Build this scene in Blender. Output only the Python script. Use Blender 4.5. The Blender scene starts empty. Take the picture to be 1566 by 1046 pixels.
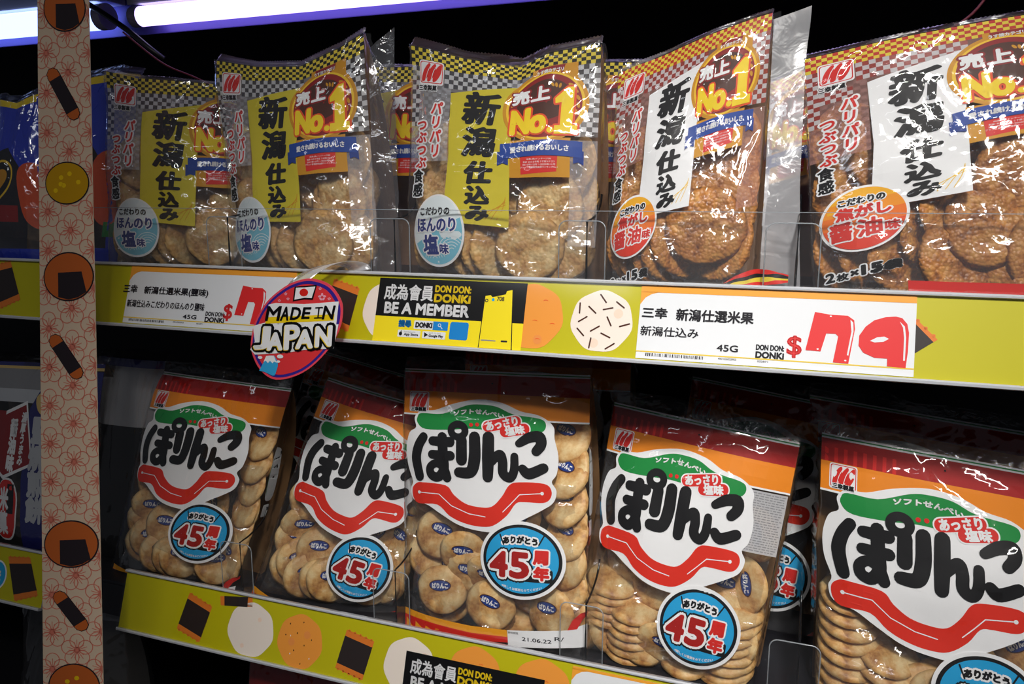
import bpy, bmesh, math, random
import numpy as np
from mathutils import Vector, Matrix
from mathutils.geometry import tessellate_polygon

S = bpy.context.scene
C = S.collection
random.seed(7)

# ------------------------------------------------------------------ camera, world, lights, exposure
cam_d = bpy.data.cameras.new('camera'); cam = bpy.data.objects.new('camera', cam_d); C.objects.link(cam); S.camera = cam
cam_d.sensor_width = 36; cam_d.lens = 36*1220/1566; cam_d.clip_start = .02
cam.location = (0, -.66, 1.5)
cam.rotation_euler = (math.radians(90-10.4494), 0, math.radians(19.9862))

w = bpy.data.worlds.new('store_ambient'); S.world = w; w.use_nodes = True
w.node_tree.nodes['Background'].inputs[0].default_value = (.80, .86, 1, 1)
w.node_tree.nodes['Background'].inputs[1].default_value = .05

def area(name, loc, target, sx, sy, power, col=(1, .97, .92), spread=180):
    l = bpy.data.lights.new(name, 'AREA'); l.shape = 'RECTANGLE'; l.size = sx; l.size_y = sy; l.energy = power; l.color = col
    l.spread = math.radians(spread)
    o = bpy.data.objects.new(name, l); C.objects.link(o); o.location = loc
    d = Vector(target)-Vector(loc); o.rotation_euler = d.to_track_quat('-Z', 'Y').to_euler()
    return o
# rows of store ceiling lamps behind and above the photographer
area('ceiling_lamp', (.22, -1.15, 2.5), (-.10, 0, 1.28), .14, .14, 1.45, spread=40)
area('ceiling_lamp', (.15, -1.75, 2.75), (.0, 0, 1.3), .9, .07, 1.3, spread=65)
area('ceiling_lamp', (1.2, -1.4, 2.6), (.1, 0, 1.3), .9, .07, 1.3, spread=60)
area('ceiling_lamp', (-1.1, -2.0, 2.7), (-.5, 0, 1.3), 1.0, .07, 1.6, (.9, .94, 1))

S.view_settings.view_transform = 'Standard'; S.view_settings.look = 'None'
S.view_settings.gamma = 1; S.view_settings.use_curve_mapping = False; S.view_settings.exposure = -.14
S.cycles.transparent_max_bounces = 40; S.cycles.max_bounces = 10; S.cycles.use_denoising = True
S.cycles.sample_clamp_indirect = 4; S.cycles.caustics_reflective = False; S.cycles.caustics_refractive = False

# ------------------------------------------------------------------ materials
def lin(c):
    if isinstance(c, str):
        c = [int(c[i:i+2], 16)/255 for i in (0, 2, 4)]
    return tuple((x/12.92 if x <= .04045 else ((x+.055)/1.055)**2.4) for x in c)+(1,)
MATS = {}
def pm(name, col, rough=.5, metal=0, bump=None, spec=.5, var=None, alpha=1, emit=0, coat=0):
    if name in MATS: return MATS[name]
    m = bpy.data.materials.new(name); m.use_nodes = True; nt = m.node_tree; b = nt.nodes['Principled BSDF']
    b.inputs['Base Color'].default_value = lin(col); b.inputs['Roughness'].default_value = rough
    b.inputs['Metallic'].default_value = metal; b.inputs['Specular IOR Level'].default_value = spec
    b.inputs['Coat Weight'].default_value = coat; b.inputs['Coat Roughness'].default_value = .05
    if alpha < 1: b.inputs['Alpha'].default_value = alpha
    if emit:
        b.inputs['Emission Color'].default_value = lin(col); b.inputs['Emission Strength'].default_value = emit
    tc = None
    if var or bump:
        tc = nt.nodes.new('ShaderNodeTexCoord')
    if var:   # (second colour, scale)
        n = nt.nodes.new('ShaderNodeTexNoise'); n.inputs['Scale'].default_value = var[1]; n.inputs['Detail'].default_value = 6
        nt.links.new(tc.outputs['Object'], n.inputs['Vector'])
        r = nt.nodes.new('ShaderNodeValToRGB'); r.color_ramp.elements[0].position = .35; r.color_ramp.elements[1].position = .68
        r.color_ramp.elements[0].color = lin(var[0]); r.color_ramp.elements[1].color = lin(col)
        nt.links.new(n.outputs['Fac'], r.inputs[0]); nt.links.new(r.outputs[0], b.inputs['Base Color'])
    if bump:
        n2 = nt.nodes.new('ShaderNodeTexNoise'); n2.inputs['Scale'].default_value = bump[0]; n2.inputs['Detail'].default_value = 4
        bp = nt.nodes.new('ShaderNodeBump'); bp.inputs['Strength'].default_value = bump[1]; bp.inputs['Distance'].default_value = bump[2] if len(bump) > 2 else .002
        nt.links.new(tc.outputs['Object'], n2.inputs['Vector']); nt.links.new(n2.outputs['Fac'], bp.inputs['Height']); nt.links.new(bp.outputs[0], b.inputs['Normal'])
    MATS[name] = m
    return m

def film_mat(name, haze=.05, hazecol=(.95, .95, 1, 1), gloss=1.5, rough=.09, tint=(1, 1, 1, 1), bscale=55, bstr=.5, ior=1.5, translucent=False):
    """thin clear plastic film: transparent + Fresnel gloss + a little milky scattering"""
    if name in MATS: return MATS[name]
    m = bpy.data.materials.new(name); m.use_nodes = True; nt = m.node_tree; nt.nodes.clear(); N = nt.nodes.new; L = nt.links.new
    out = N('ShaderNodeOutputMaterial'); tr = N('ShaderNodeBsdfTransparent'); tr.inputs[0].default_value = tint
    di = N('ShaderNodeBsdfTranslucent' if translucent else 'ShaderNodeBsdfDiffuse'); di.inputs[0].default_value = hazecol
    m1 = N('ShaderNodeMixShader'); m1.inputs[0].default_value = haze; L(tr.outputs[0], m1.inputs[1]); L(di.outputs[0], m1.inputs[2])
    gl = N('ShaderNodeBsdfGlossy'); gl.inputs['Roughness'].default_value = rough; gl.inputs[0].default_value = (1, 1, 1, 1)
    # two-sided Schlick reflectance, the same from either side of the sheet
    ge = N('ShaderNodeNewGeometry'); dt = N('ShaderNodeVectorMath'); dt.operation = 'DOT_PRODUCT'; L(ge.outputs['Incoming'], dt.inputs[0])
    ab = N('ShaderNodeMath'); ab.operation = 'ABSOLUTE'; L(dt.outputs['Value'], ab.inputs[0])
    om = N('ShaderNodeMath'); om.operation = 'SUBTRACT'; om.use_clamp = True; om.inputs[0].default_value = 1; L(ab.outputs[0], om.inputs[1])
    pw = N('ShaderNodeMath'); pw.operation = 'POWER'; pw.inputs[1].default_value = 5; L(om.outputs[0], pw.inputs[0])
    f0 = ((ior-1)/(ior+1))**2*gloss
    mu = N('ShaderNodeMath'); mu.operation = 'MULTIPLY_ADD'; mu.use_clamp = True; mu.inputs[1].default_value = .7; mu.inputs[2].default_value = f0; L(pw.outputs[0], mu.inputs[0])
    m2 = N('ShaderNodeMixShader'); L(mu.outputs[0], m2.inputs[0]); L(m1.outputs[0], m2.inputs[1]); L(gl.outputs[0], m2.inputs[2])
    if bstr:
        tc = N('ShaderNodeTexCoord'); n = N('ShaderNodeTexNoise'); n.inputs['Scale'].default_value = bscale; n.inputs['Detail'].default_value = 3; n.inputs['Distortion'].default_value = 1.2
        bp = N('ShaderNodeBump'); bp.inputs['Strength'].default_value = bstr; bp.inputs['Distance'].default_value = .003
        L(tc.outputs['Object'], n.inputs['Vector']); L(n.outputs['Fac'], bp.inputs['Height']); L(bp.outputs[0], gl.inputs['Normal']); L(bp.outputs[0], dt.inputs[1])
    else:
        L(ge.outputs['Normal'], dt.inputs[1])
    L(m2.outputs[0], out.inputs[0]); MATS[name] = m
    return m

def cracker_mat(name, pale, mid, dark, scale, bs, rough):
    m = bpy.data.materials.new(name); m.use_nodes = True; nt = m.node_tree; b = nt.nodes['Principled BSDF']; N = nt.nodes.new; L = nt.links.new
    tc = N('ShaderNodeTexCoord'); n = N('ShaderNodeTexNoise'); n.inputs['Scale'].default_value = scale; n.inputs['Detail'].default_value = 8; n.inputs['Roughness'].default_value = .65
    L(tc.outputs['Object'], n.inputs['Vector'])
    r = N('ShaderNodeValToRGB'); e = r.color_ramp.elements; e[0].position = .34; e[0].color = lin(dark); e[1].position = .64; e[1].color = lin(pale)
    k = e.new(.48); k.color = lin(mid); L(n.outputs['Fac'], r.inputs[0])
    # toasted rim by distance from the middle of the cracker
    ln = N('ShaderNodeVectorMath'); ln.operation = 'LENGTH'; L(tc.outputs['Object'], ln.inputs[0])
    mr = N('ShaderNodeMapRange'); mr.inputs[1].default_value = .024; mr.inputs[2].default_value = .034; mr.inputs[4].default_value = .6; L(ln.outputs['Value'], mr.inputs[0])
    mx = N('ShaderNodeMix'); mx.data_type = 'RGBA'; L(mr.outputs[0], mx.inputs[0]); L(r.outputs[0], mx.inputs[6]); mx.inputs[7].default_value = lin(mid)
    L(mx.outputs[2], b.inputs['Base Color']); b.inputs['Roughness'].default_value = rough; b.inputs['Subsurface Weight'].default_value = .0
    v = N('ShaderNodeTexVoronoi'); v.inputs['Scale'].default_value = bs; L(tc.outputs['Object'], v.inputs['Vector'])
    bp = N('ShaderNodeBump'); bp.inputs['Strength'].default_value = .7; bp.inputs['Distance'].default_value = .0015; L(v.outputs['Distance'], bp.inputs['Height']); bp.invert = True
    L(bp.outputs[0], b.inputs['Normal']); MATS[name] = m
    return m

P = {  # flat print inks
 'white': 'f2f2f4', 'black': '060507', 'red': 'd8241c', 'redtext': 'd42a20', 'darkred': '8e1214', 'gold': 'cf900e', 'goldlight': 'f2c428',
 'yellow': 'f7d516', 'yellow2': 'eec40e', 'panel_yellow': 'd3c22c', 'bandyellow': 'e0c93a', 'blue': '15419a', 'navy': '16388a', 'lightblue': '7cc4dc', 'paleblue': 'e4eef2', 'badge_blue': '27357f',
 'orange': 'f08a12', 'orange2': 'f4a31c', 'orangered': 'e8501a', 'bandred': 'a81410', 'checkred': 'bb2c18', 'green': '0f8a3c', 'cyan': '1ea2dc', 'scarf': 'e02c18', 'grey': '8c8c90',
 'railgreen': 'c0b80c', 'railwhite': 'f3e6da', 'railorange': 'f09a3c', 'nori': '2c2424', 'noriorange': 'e07a2c', 'tagwhite': 'e6e8ec', 'tagorange': 'f2a233', 'tagyellow': 'e8c63c', 'ink': '26242c',
 'cardyellow': 'f8e01c', 'cardblue': '1583cf', 'price': 'e02a2c', 'pink': 'ee4a5c', 'purple': '35248e', 'stickerred': 'e2373c', 'sky': '35a8e0', 'petal': 'f2a8bc',
 'stripcream': 'dcc4aa', 'stripred': 'd97c68', 'cartoonorange': 'c4622a', 'cartoonyellow': 'c8960c', 'cartoonnori': '2a2227', 'silver': 'bfc2c8', 'bagblue': '1a36c0', 'bagorange': 'e0521e', 'bagnavy': '1a1e6a',
 'o1': 'f2b01a', 'o2': 'f0951c', 'o3': 'ec741c', 'o4': 'e6521c', 'o5': 'de3418', 'brownprint': '4a2010', 'palegold': 'd9b870', 'blush': 'f5d8c4', 'toast': 'ec9248'}
def ink(k):
    if k.startswith('tint_'):
        col = {'tint_white': 'e6e6ea', 'tint_black': '34343c', 'tint_red': 'b03022', 'tint_faint': 'dcdce4', 'tint_blush': 'd8a098'}[k]
        return pm('print_'+k, col, .35, alpha=.62 if k[-5:] not in ('faint', 'blush') else .26)
    return pm('print_'+k, P[k], .5, spec=.25)

# ------------------------------------------------------------------ object helpers
def link(name, me, parent=None, loc=None):
    o = bpy.data.objects.new(name, me); C.objects.link(o)
    if parent: o.parent = parent
    if loc is not None: o.location = loc
    return o
def tag(o, label, cat, group=None, kind=None):
    o['label'] = label; o['category'] = cat
    if group: o['group'] = group
    if kind: o['kind'] = kind
    return o
def empty(name, loc, label, cat, group=None):
    o = bpy.data.objects.new(name, None); C.objects.link(o); o.location = loc; o.empty_display_size = .01
    return tag(o, label, cat, group)
def mesh(name, V, F, mats, mi=None, smooth=False, origin=(0, 0, 0)):
    me = bpy.data.meshes.new(name)
    V = np.asarray(V, float)-np.asarray(origin, float)
    me.from_pydata([tuple(v) for v in V], [], [tuple(int(i) for i in f) for f in F])
    for m in (mats if isinstance(mats, (list, tuple)) else [mats]): me.materials.append(m)
    if mi is not None: me.polygons.foreach_set('material_index', np.asarray(mi, dtype=np.int32))
    if smooth: me.polygons.foreach_set('use_smooth', [True]*len(me.polygons))
    me.update(); return me
def bevel_box(name, x0, x1, y0, y1, z0, z1, m, parent=None, bev=.001, origin=(0, 0, 0)):
    bm = bmesh.new(); bmesh.ops.create_cube(bm, size=1)
    for v in bm.verts: v.co = Vector(((x0+x1)/2+v.co.x*(x1-x0)-origin[0], (y0+y1)/2+v.co.y*(y1-y0)-origin[1], (z0+z1)/2+v.co.z*(z1-z0)-origin[2]))
    if bev: bmesh.ops.bevel(bm, geom=bm.edges[:], offset=bev, segments=2, affect='EDGES', profile=.7)
    me = bpy.data.meshes.new(name); bm.to_mesh(me); bm.free(); me.materials.append(m)
    return link(name, me, parent)
def tube(name, pts, r, m, parent=None, n=8, origin=(0, 0, 0), smooth=True):
    pts = [np.array(p, float) for p in pts]; V = []; F = []
    for i, p in enumerate(pts):
        t = pts[min(i+1, len(pts)-1)]-pts[max(i-1, 0)]; t /= np.linalg.norm(t)+1e-9
        a = np.cross(t, [0, 0, 1.]); a = a if np.linalg.norm(a) > .1 else np.cross(t, [0, 1., 0]); a /= np.linalg.norm(a); b = np.cross(t, a)
        for k in range(n):
            th = 2*math.pi*k/n; V.append(p+r*(math.cos(th)*a+math.sin(th)*b))
    for i in range(len(pts)-1):
        for k in range(n): F.append((i*n+k, i*n+(k+1) % n, (i+1)*n+(k+1) % n, (i+1)*n+k))
    F.append(tuple(range(n))[::-1]); F.append(tuple(range((len(pts)-1)*n, len(pts)*n)))
    return link(name, mesh(name, V, F, m, smooth=smooth, origin=origin), parent)
def smooth_path(pts, n=8, closed=False):
    p = np.array(pts, float); out = []; L = len(p); rng = range(L if closed else L-1)
    for i in rng:
        if closed: a, b, c, d = p[(i-1) % L], p[i], p[(i+1) % L], p[(i+2) % L]
        else: a, b, c, d = p[max(i-1, 0)], p[i], p[i+1], p[min(i+2, L-1)]
        for k in range(n):
            t = k/n; out.append(.5*((2*b)+(-a+c)*t+(2*a-5*b+4*c-d)*t*t+(-a+3*b-3*c+d)*t**3))
    if not closed: out.append(p[-1])
    return np.array(out)
class Noise:
    def __init__(s, seed, n=64): s.g = np.random.RandomState(seed).rand(n, n); s.n = n
    def __call__(s, x, y):
        x = np.asarray(x, float); y = np.asarray(y, float); xi = np.floor(x).astype(int); yi = np.floor(y).astype(int); fx = x-xi; fy = y-yi
        fx = fx*fx*(3-2*fx); fy = fy*fy*(3-2*fy); g = s.g; n = s.n
        a = g[xi % n, yi % n]; b = g[(xi+1) % n, yi % n]; c = g[xi % n, (yi+1) % n]; d = g[(xi+1) % n, (yi+1) % n]
        return (a*(1-fx)+b*fx)*(1-fy)+(c*(1-fx)+d*fx)*fy
    def ridge(s, x, y): return 1-np.abs(2*s(x, y)-1)*2

# ------------------------------------------------------------------ flat print canvas (2-D shapes laid on a surface)
GLY = {}
def glyph(s):
    if s not in GLY:
        c = bpy.data.curves.new('t', 'FONT'); c.body = s; c.resolution_u = 3
        o = bpy.data.objects.new('t', c); m = o.to_mesh()
        V = np.array([v.co[:2] for v in m.vertices]).reshape(-1, 2); F = [tuple(p.vertices) for p in m.polygons]
        cnt = {}
        for f in F:
            for i in range(len(f)):
                e = (f[i], f[(i+1) % len(f)]); k = (min(e), max(e)); cnt[k] = cnt.get(k, 0)+1
        E = [k for k, v in cnt.items() if v == 1]
        o.to_mesh_clear(); bpy.data.objects.remove(o); bpy.data.curves.remove(c)
        GLY[s] = (V, F, E)
    return GLY[s]
def stroke_edges(V, E, r, nj=6):
    """thick outline: a bar along each edge and a small disc at each corner"""
    if len(E) == 0: return np.zeros((0, 2)), []
    a = V[[e[0] for e in E]]; b = V[[e[1] for e in E]]; d = b-a; ln = np.linalg.norm(d, axis=1, keepdims=True)+1e-9; n = np.stack([-d[:, 1], d[:, 0]], 1)/ln*r
    Q = np.stack([a-n, b-n, b+n, a+n], 1).reshape(-1, 2); F = [(4*i, 4*i+1, 4*i+2, 4*i+3) for i in range(len(E))]
    ids = sorted({i for e in E for i in e}); th = np.arange(nj)*2*math.pi/nj; ring = np.stack([np.cos(th), np.sin(th)], 1)*r
    J = (V[ids][:, None, :]+ring[None]).reshape(-1, 2); o = len(Q)
    F += [tuple(o+i*nj+k for k in range(nj)) for i in range(len(ids))]
    return np.vstack([Q, J]), F
class Canvas:
    def __init__(s): s.items = []; s.warp = None
    def add(s, V, F, m, l):
        V = np.asarray(V, float)
        if s.warp: V = s.warp(V)
        s.items.append((V, F, m, l)); return s
    def poly(s, pts, m, l, closed_smooth=0):
        p = smooth_path(pts, closed_smooth, True) if closed_smooth else np.array(pts, float)
        F = [tuple(f) for f in tessellate_polygon([[Vector((a, b, 0)) for a, b in p]])]
        return s.add(p, F, m, l)
    def rect(s, x0, y0, x1, y1, m, l): return s.add([(x0, y0), (x1, y0), (x1, y1), (x0, y1)], [(0, 1, 2, 3)], m, l)
    def rrect(s, x0, y0, x1, y1, r, m, l, rot=0):
        p = []
        for cx, cy, a0 in ((x1-r, y1-r, 0), (x0+r, y1-r, 90), (x0+r, y0+r, 180), (x1-r, y0+r, 270)):
            for k in range(6):
                a = math.radians(a0+k*18); p.append((cx+r*math.cos(a), cy+r*math.sin(a)))
        p = s._rot(np.array(p), rot); return s.add(p, [tuple(range(len(p)))], m, l)
    def _rot(s, p, rot, c=None):
        if not rot: return p
        c = (p.max(0)+p.min(0))/2 if c is None else np.array(c); a = math.radians(rot); R = np.array([[math.cos(a), math.sin(a)], [-math.sin(a), math.cos(a)]]); return (p-c)@R+c
    def ell(s, cx, cy, rx, ry, m, l, rot=0, n=40, egg=0):
        t = np.arange(n)*2*math.pi/n; x = np.cos(t)*rx; y = np.sin(t)*ry; x = x*(1+egg*y/ry)
        p = np.stack([cx+x, cy+y], 1); p = s._rot(p, rot, (cx, cy)); q = np.vstack([[[cx, cy]], p])
        return s.add(q, [(0, 1+i, 1+(i+1) % n) for i in range(n)], m, l)
    def arc(s, cx, cy, rx, ry, wdt, m, l, a0=0, a1=360, n=40):
        t = np.radians(np.linspace(a0, a1, n+1)); o = np.stack([cx+np.cos(t)*rx, cy+np.sin(t)*ry], 1); i = np.stack([cx+np.cos(t)*(rx-wdt), cy+np.sin(t)*(ry-wdt)], 1)
        return s.add(np.vstack([o, i]), [(k, k+1, n+2+k, n+1+k) for k in range(n)], m, l)
    def line(s, pts, r, m, l):
        V, F = stroke_edges(np.array(pts, float), [(i, i+1) for i in range(len(pts)-1)], r, 8); return s.add(V, F, m, l)
    def _glyph_put(s, V, F, E, m, l, bold, halo, hm, hl, pen, rot, c):
        def go(r):
            if pen: sc = np.array(pen); A, G = stroke_edges(V/sc, E, r); return A*sc, G
            return stroke_edges(V, E, r)
        s.add(s._rot(V, rot, c), F, m, l)
        if bold: A, G = go(bold); s.add(s._rot(A, rot, c), G, m, l)
        if halo: A, G = go(bold+halo); s.add(s._rot(A, rot, c), G, hm, hl); s.add(s._rot(V, rot, c), F, hm, hl)
    def text(s, t, box, m, l, bold=0, halo=0, hm='white', hl=None, rot=0, skew=0, pen=None):
        x0, y0, x1, y1 = box; V, F, E = glyph(t)
        if not len(V): return s
        mn = V.min(0); mx = V.max(0); b = bold
        q = (V-mn)/(mx-mn+1e-9); q = np.stack([x0+b+q[:, 0]*(x1-x0-2*b), y1-b-q[:, 1]*(y1-y0-2*b)], 1)
        q[:, 0] += skew*((y0+y1)/2-q[:, 1]); c = ((x0+x1)/2, (y0+y1)/2)
        s._glyph_put(q, F, E, m, l, bold, halo, hm, l-1 if hl is None else hl, pen, rot, c); return s
    def column(s, t, x, y0, y1, wd, m, l, bold=0, halo=0, hm='white', hl=None, gap=1.0, pen=None, skew=0, rot=0):
        n = len(t); h = (y1-y0)/n
        for i, ch in enumerate(t):
            V, F, E = glyph(ch)
            if not len(V): continue
            q = np.stack([x+(V[:, 0]-.49)*wd, y0+h*i+h/2-(V[:, 1]-.36)*h*gap], 1)
            q[:, 0] += skew*(y0+h*i+h/2-q[:, 1])
            s._glyph_put(q, F, E, m, l, bold, halo, hm, l-1 if hl is None else hl, pen, rot, (x, y0+h*i+h/2))
        return s
    def build(s, name, mapf, parent=None, cutx=(), cuty=(), origin=(0, 0, 0), step=.00012, base=.0):
        if not hasattr(s, 'cache'):
            V = []; F = []; mi = []; keys = []; o = 0
            for v, f, m, l in s.items:
                if m not in keys: keys.append(m)
                k = keys.index(m); V.append(np.c_[v, np.full(len(v), float(l))]); F += [tuple(i+o for i in g) for g in f]; mi += [k]*len(f); o += len(v)
            V = np.vstack(V)
            if len(cutx) or len(cuty):
                me = bpy.data.meshes.new('tmp'); me.from_pydata(V.tolist(), [], F); me.polygons.foreach_set('material_index', np.array(mi, dtype=np.int32))
                bm = bmesh.new(); bm.from_mesh(me)
                for ax, cs in ((0, cutx), (1, cuty)):
                    for c in cs:
                        co = Vector((0, 0, 0)); co[ax] = c; no = Vector((0, 0, 0)); no[ax] = 1
                        bmesh.ops.bisect_plane(bm, geom=bm.faces[:]+bm.edges[:]+bm.verts[:], dist=1e-5, plane_co=co, plane_no=no)
                bmesh.ops.triangulate(bm, faces=[f for f in bm.faces if len(f.verts) > 4])
                bm.to_mesh(me); bm.free()
                V = np.array([v.co[:] for v in me.vertices]); F = [tuple(p.vertices) for p in me.polygons]; mi = [p.material_index for p in me.polygons]
                bpy.data.meshes.remove(me)
            s.cache = (V, F, mi, keys)
        V, F, mi, keys = s.cache
        W = mapf(V[:, :2], base+V[:, 2]*step)
        return link(name, mesh(name, W, F, [ink(k) for k in keys], mi, origin=origin), parent)

# ------------------------------------------------------------------ setting
wallm = pm('back_panel_paint', '16141c', .6, bump=(300, .1))
def plane_box(name, x0, x1, y0, y1, z0, z1, m):
    o = bevel_box(name, x0, x1, y0, y1, z0, z1, m, bev=0); o['kind'] = 'structure'; return o
plane_box('wall_back', -2.2, 1.6, .46, .50, 0, 2.3, wallm)
plane_box('floor', -2.2, 1.6, -3, .5, -.05, 0, pm('vinyl_floor', '6a6662', .35, var=('5c5854', 4)))
shelfm = pm('shelf_steel', '2a2a30', .45, metal=.3, bump=(400, .05))
ZA, ZB = 1.4267, 1.0697
SA, SB = 1.4195, 1.0520     # shelf surfaces
SC = .72
def shelf(z, label, x0=-2.0, x1=1.4):
    t = empty('shelf_board', ((x0+x1)/2, .2, z), label, 'shelf', 'steel shelves of the display rack'); og = t.location
    bevel_box('deck', x0, x1, .001, .455, z-.004, z, shelfm, t, .001, og)
    bevel_box('front_lip', x0, x1, .001, .012, z-.045, z-.0042, shelfm, t, .001, og)
    k = x0+.35
    while k < x1:
        bevel_box('stiffening_rib', k-.01, k+.01, .014, .44, z-.02, z-.0042, shelfm, t, .001, og); k += .5
    return t
shelf(SA, 'black steel shelf carrying the salted and soy cracker bags, upper of three')
shelf(SB, 'black steel shelf carrying the orange-topped cracker bags, middle of three')
shelf(SC, 'black steel shelf at the very bottom, mostly below the frame')
# header canopy above the upper shelf
t = empty('header_canopy', (-.3, .1, 1.74), 'dark canopy box with light tubes above the upper shelf', 'canopy'); og = t.location
darkm = pm('canopy_metal', '3a3a52', .4, metal=.4, bump=(200, .05))
bevel_box('canopy_top', -2.4, 1.4, .0, .455, 1.762, 1.775, darkm, t, .002, og)
bevel_box('light_reflector', -2.4, 1.4, .176, .180, 1.698, 1.7615, pm('reflector_violet', '5a50a8', .35, metal=.2), t, .001, og)
bevel_box('front_fascia', -2.4, 1.4, -.006, -.001, 1.762, 1.80, darkm, t, .001, og)

# fluorescent tubes
def tube_lamp(x0, x1, y, z, r, col, st, label):
    t = empty('light_tube', ((x0+x1)/2, y, z), label, 'lamp', 'light tubes under the canopy'); og = t.location
    m = bpy.data.materials.new('tube_glow'); m.use_nodes = True; b = m.node_tree.nodes['Principled BSDF']
    b.inputs['Base Color'].default_value = (.8, .8, .9, 1); b.inputs['Emission Color'].default_value = col; b.inputs['Emission Strength'].default_value = st
    tube('glowing_tube', [(x0+.012, y, z), ((x0+x1)/2, y, z), (x1-.012, y, z)], r, m, t, 20, og)
    em = pm('tube_cap_plastic', 'c8c4e0', .4)
    for a, b_ in ((x0, x0+.0125), (x1-.0125, x1)):
        tube('end_cap', [(a, y, z), ((a+b_)/2, y, z), (b_, y, z)], r*1.04, em, t, 24, og, False)
    bevel_box('tube_housing', x0-.004, x1+.004, y-r*.5, .1755, z+r*1.15, z+r*1.15+.02, pm('housing_white', 'c9c9d6', .35), t, .002, og)
    for a in (x0+.03, x1-.03):
        bevel_box('mounting_bracket', a-.006, a+.006, y-r*.1, .1752, z+r*1.15+.0201, 1.7615, darkm, t, .001, og)
tube_lamp(-.786, .60, .15, 1.7132, .0115, (.62, .50, 1, 1), 2.6, 'glowing violet-white tube over the checker-topped cracker bags')
tube_lamp(-2.0, -.826, .15, 1.7170, .0150, (.36, .50, 1, 1), 2.8, 'glowing blue-white tube behind the top of the patterned paper strip')

# ------------------------------------------------------------------ price rails
def rail_map(zt):
    L = math.hypot(.0205, .0605); k = np.array([0, -.0205/L, -.0605/L]); n = np.array([0, -.0605/L, .0205/L])
    def f(Pm, off):   # Pm in millimetres: x along the rail, y down its face
        Pm = np.asarray(Pm, float); x = Pm[:, 0]/1000; y = Pm[:, 1]/1000
        return np.stack([x, y*k[1], zt+y*k[2]], 1)+np.outer(off, n)
    return f
clearrail = film_mat('clear_rail_cover', haze=.0, gloss=.9, rough=.10, bscale=6, bstr=.08)
alum = pm('rail_plastic_edge', 'c4c6cc', .18, spec=.8, coat=.6)
def rail(zt, x0, x1, label):
    f = rail_map(zt); t = empty('shelf_edge_rail', ((x0+x1)/2000, -.01, zt), label, 'price rail', 'price rails along the shelf fronts'); og = t.location
    def prof(name, pts, m):  # extrude a face profile (down, out) in mm
        n = len(pts); V = np.vstack([f([(x, a) for a, b in pts], np.array([b/1000 for a, b in pts])) for x in (x0, x1)])
        F = [(i, (i+1) % n, n+(i+1) % n, n+i) for i in range(n)]+[tuple(range(n))[::-1], tuple(range(n, 2*n))]
        return link(name, mesh(name, V, F, m, origin=og), t)
    prof('channel', [(-1.5, -3), (-1.5, -1.2), (65.5, -1.2), (65.5, -3)], alum)
    prof('top_bead', [(-2.2, -3), (-2.2, 2.2), (-.6, 2.8), (.6, 2.4), (.8, -1)], alum)
    prof('bottom_bead', [(63.2, -1), (63.2, 2.2), (64.6, 2.9), (66.4, 2.2), (66.4, -3)], alum)
    c = Canvas(); c.rect(x0, 0, x1, 63.5, 'railgreen', 0); c.build('printed_backing', f, t, origin=og, base=-.001)
    V = f([(x0, .5), (x1, .5), (x1, 63.6), (x0, 63.6)], np.full(4, .0017)); link('clear_cover', mesh('clear_cover', V, [(0, 1, 2, 3)], clearrail, origin=og), t)
    return t, f, og
railA, fA, ogA = rail(ZA, -1500, 700, 'yellow-green price rail on the upper shelf, holding the price tags')
railB, fB, ogB = rail(ZB, -717, 700, 'yellow-green price rail along the middle shelf right of the paper strip')
railC, fC, ogC = rail(ZB, -1500, -838, 'short yellow-green price rail left of the paper strip, middle shelf')

def nori_square(f, t, og, pts, teeth=True):
    c = Canvas(); p = np.array(pts, float); c.poly(p, 'noriorange', 1)
    a, b, d, e = p   # a,b = top edge ; d,e = bottom edge
    ins = lambda u, v: (a*(1-u)+b*u)*(1-v)+(e*(1-u)+d*u)*v
    c.poly([ins(0, .16), ins(1, .16), ins(1, .86), ins(0, .86)], 'nori', 2)
    for k in range(5):
        u = (k+.5)/5; c.ell(*ins(u, -.0), 1.3, 1.3, 'noriorange', 1, n=10); c.ell(*ins(u, 1.0), 1.3, 1.3, 'noriorange', 1, n=10)
    return c.build('printed_nori_cracker', f, t, origin=og, base=-.0009)
def round_print(f, t, og, x, y, rx, ry, col, clip=(0, 63.5), marks=(), blush=()):
    c = Canvas(); th = np.arange(48)*2*math.pi/48; wob = 1+.02*np.sin(7*th)
    p = np.stack([x+rx*np.cos(th)*wob, np.clip(y+ry*np.sin(th)*wob, *clip)], 1); c.poly(p, col, 1)
    for bx, by, br in blush:
        for q, cc in ((1, 'blush'), ): c.ell(x+bx, y+by, br, br, cc if col == 'railwhite' else 'toast', 2, n=20)
    for m in marks:
        if m[0] == 'l': c.line([(x+m[1], y+m[2]), (x+m[3], y+m[4])], .65, 'brownprint', 3)
        elif m[0] == 'a': c.arc(x+m[1], y+m[2], 2.2, 1.2, .5, 'orangered', 3, 190, 350, 10)
        elif m[0] == 's': c.ell(x+m[1], y+m[2], .55, .9, m[3], 3, n=8)
    return c.build('printed_round_cracker', f, t, origin=og, base=-.0009)
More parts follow.
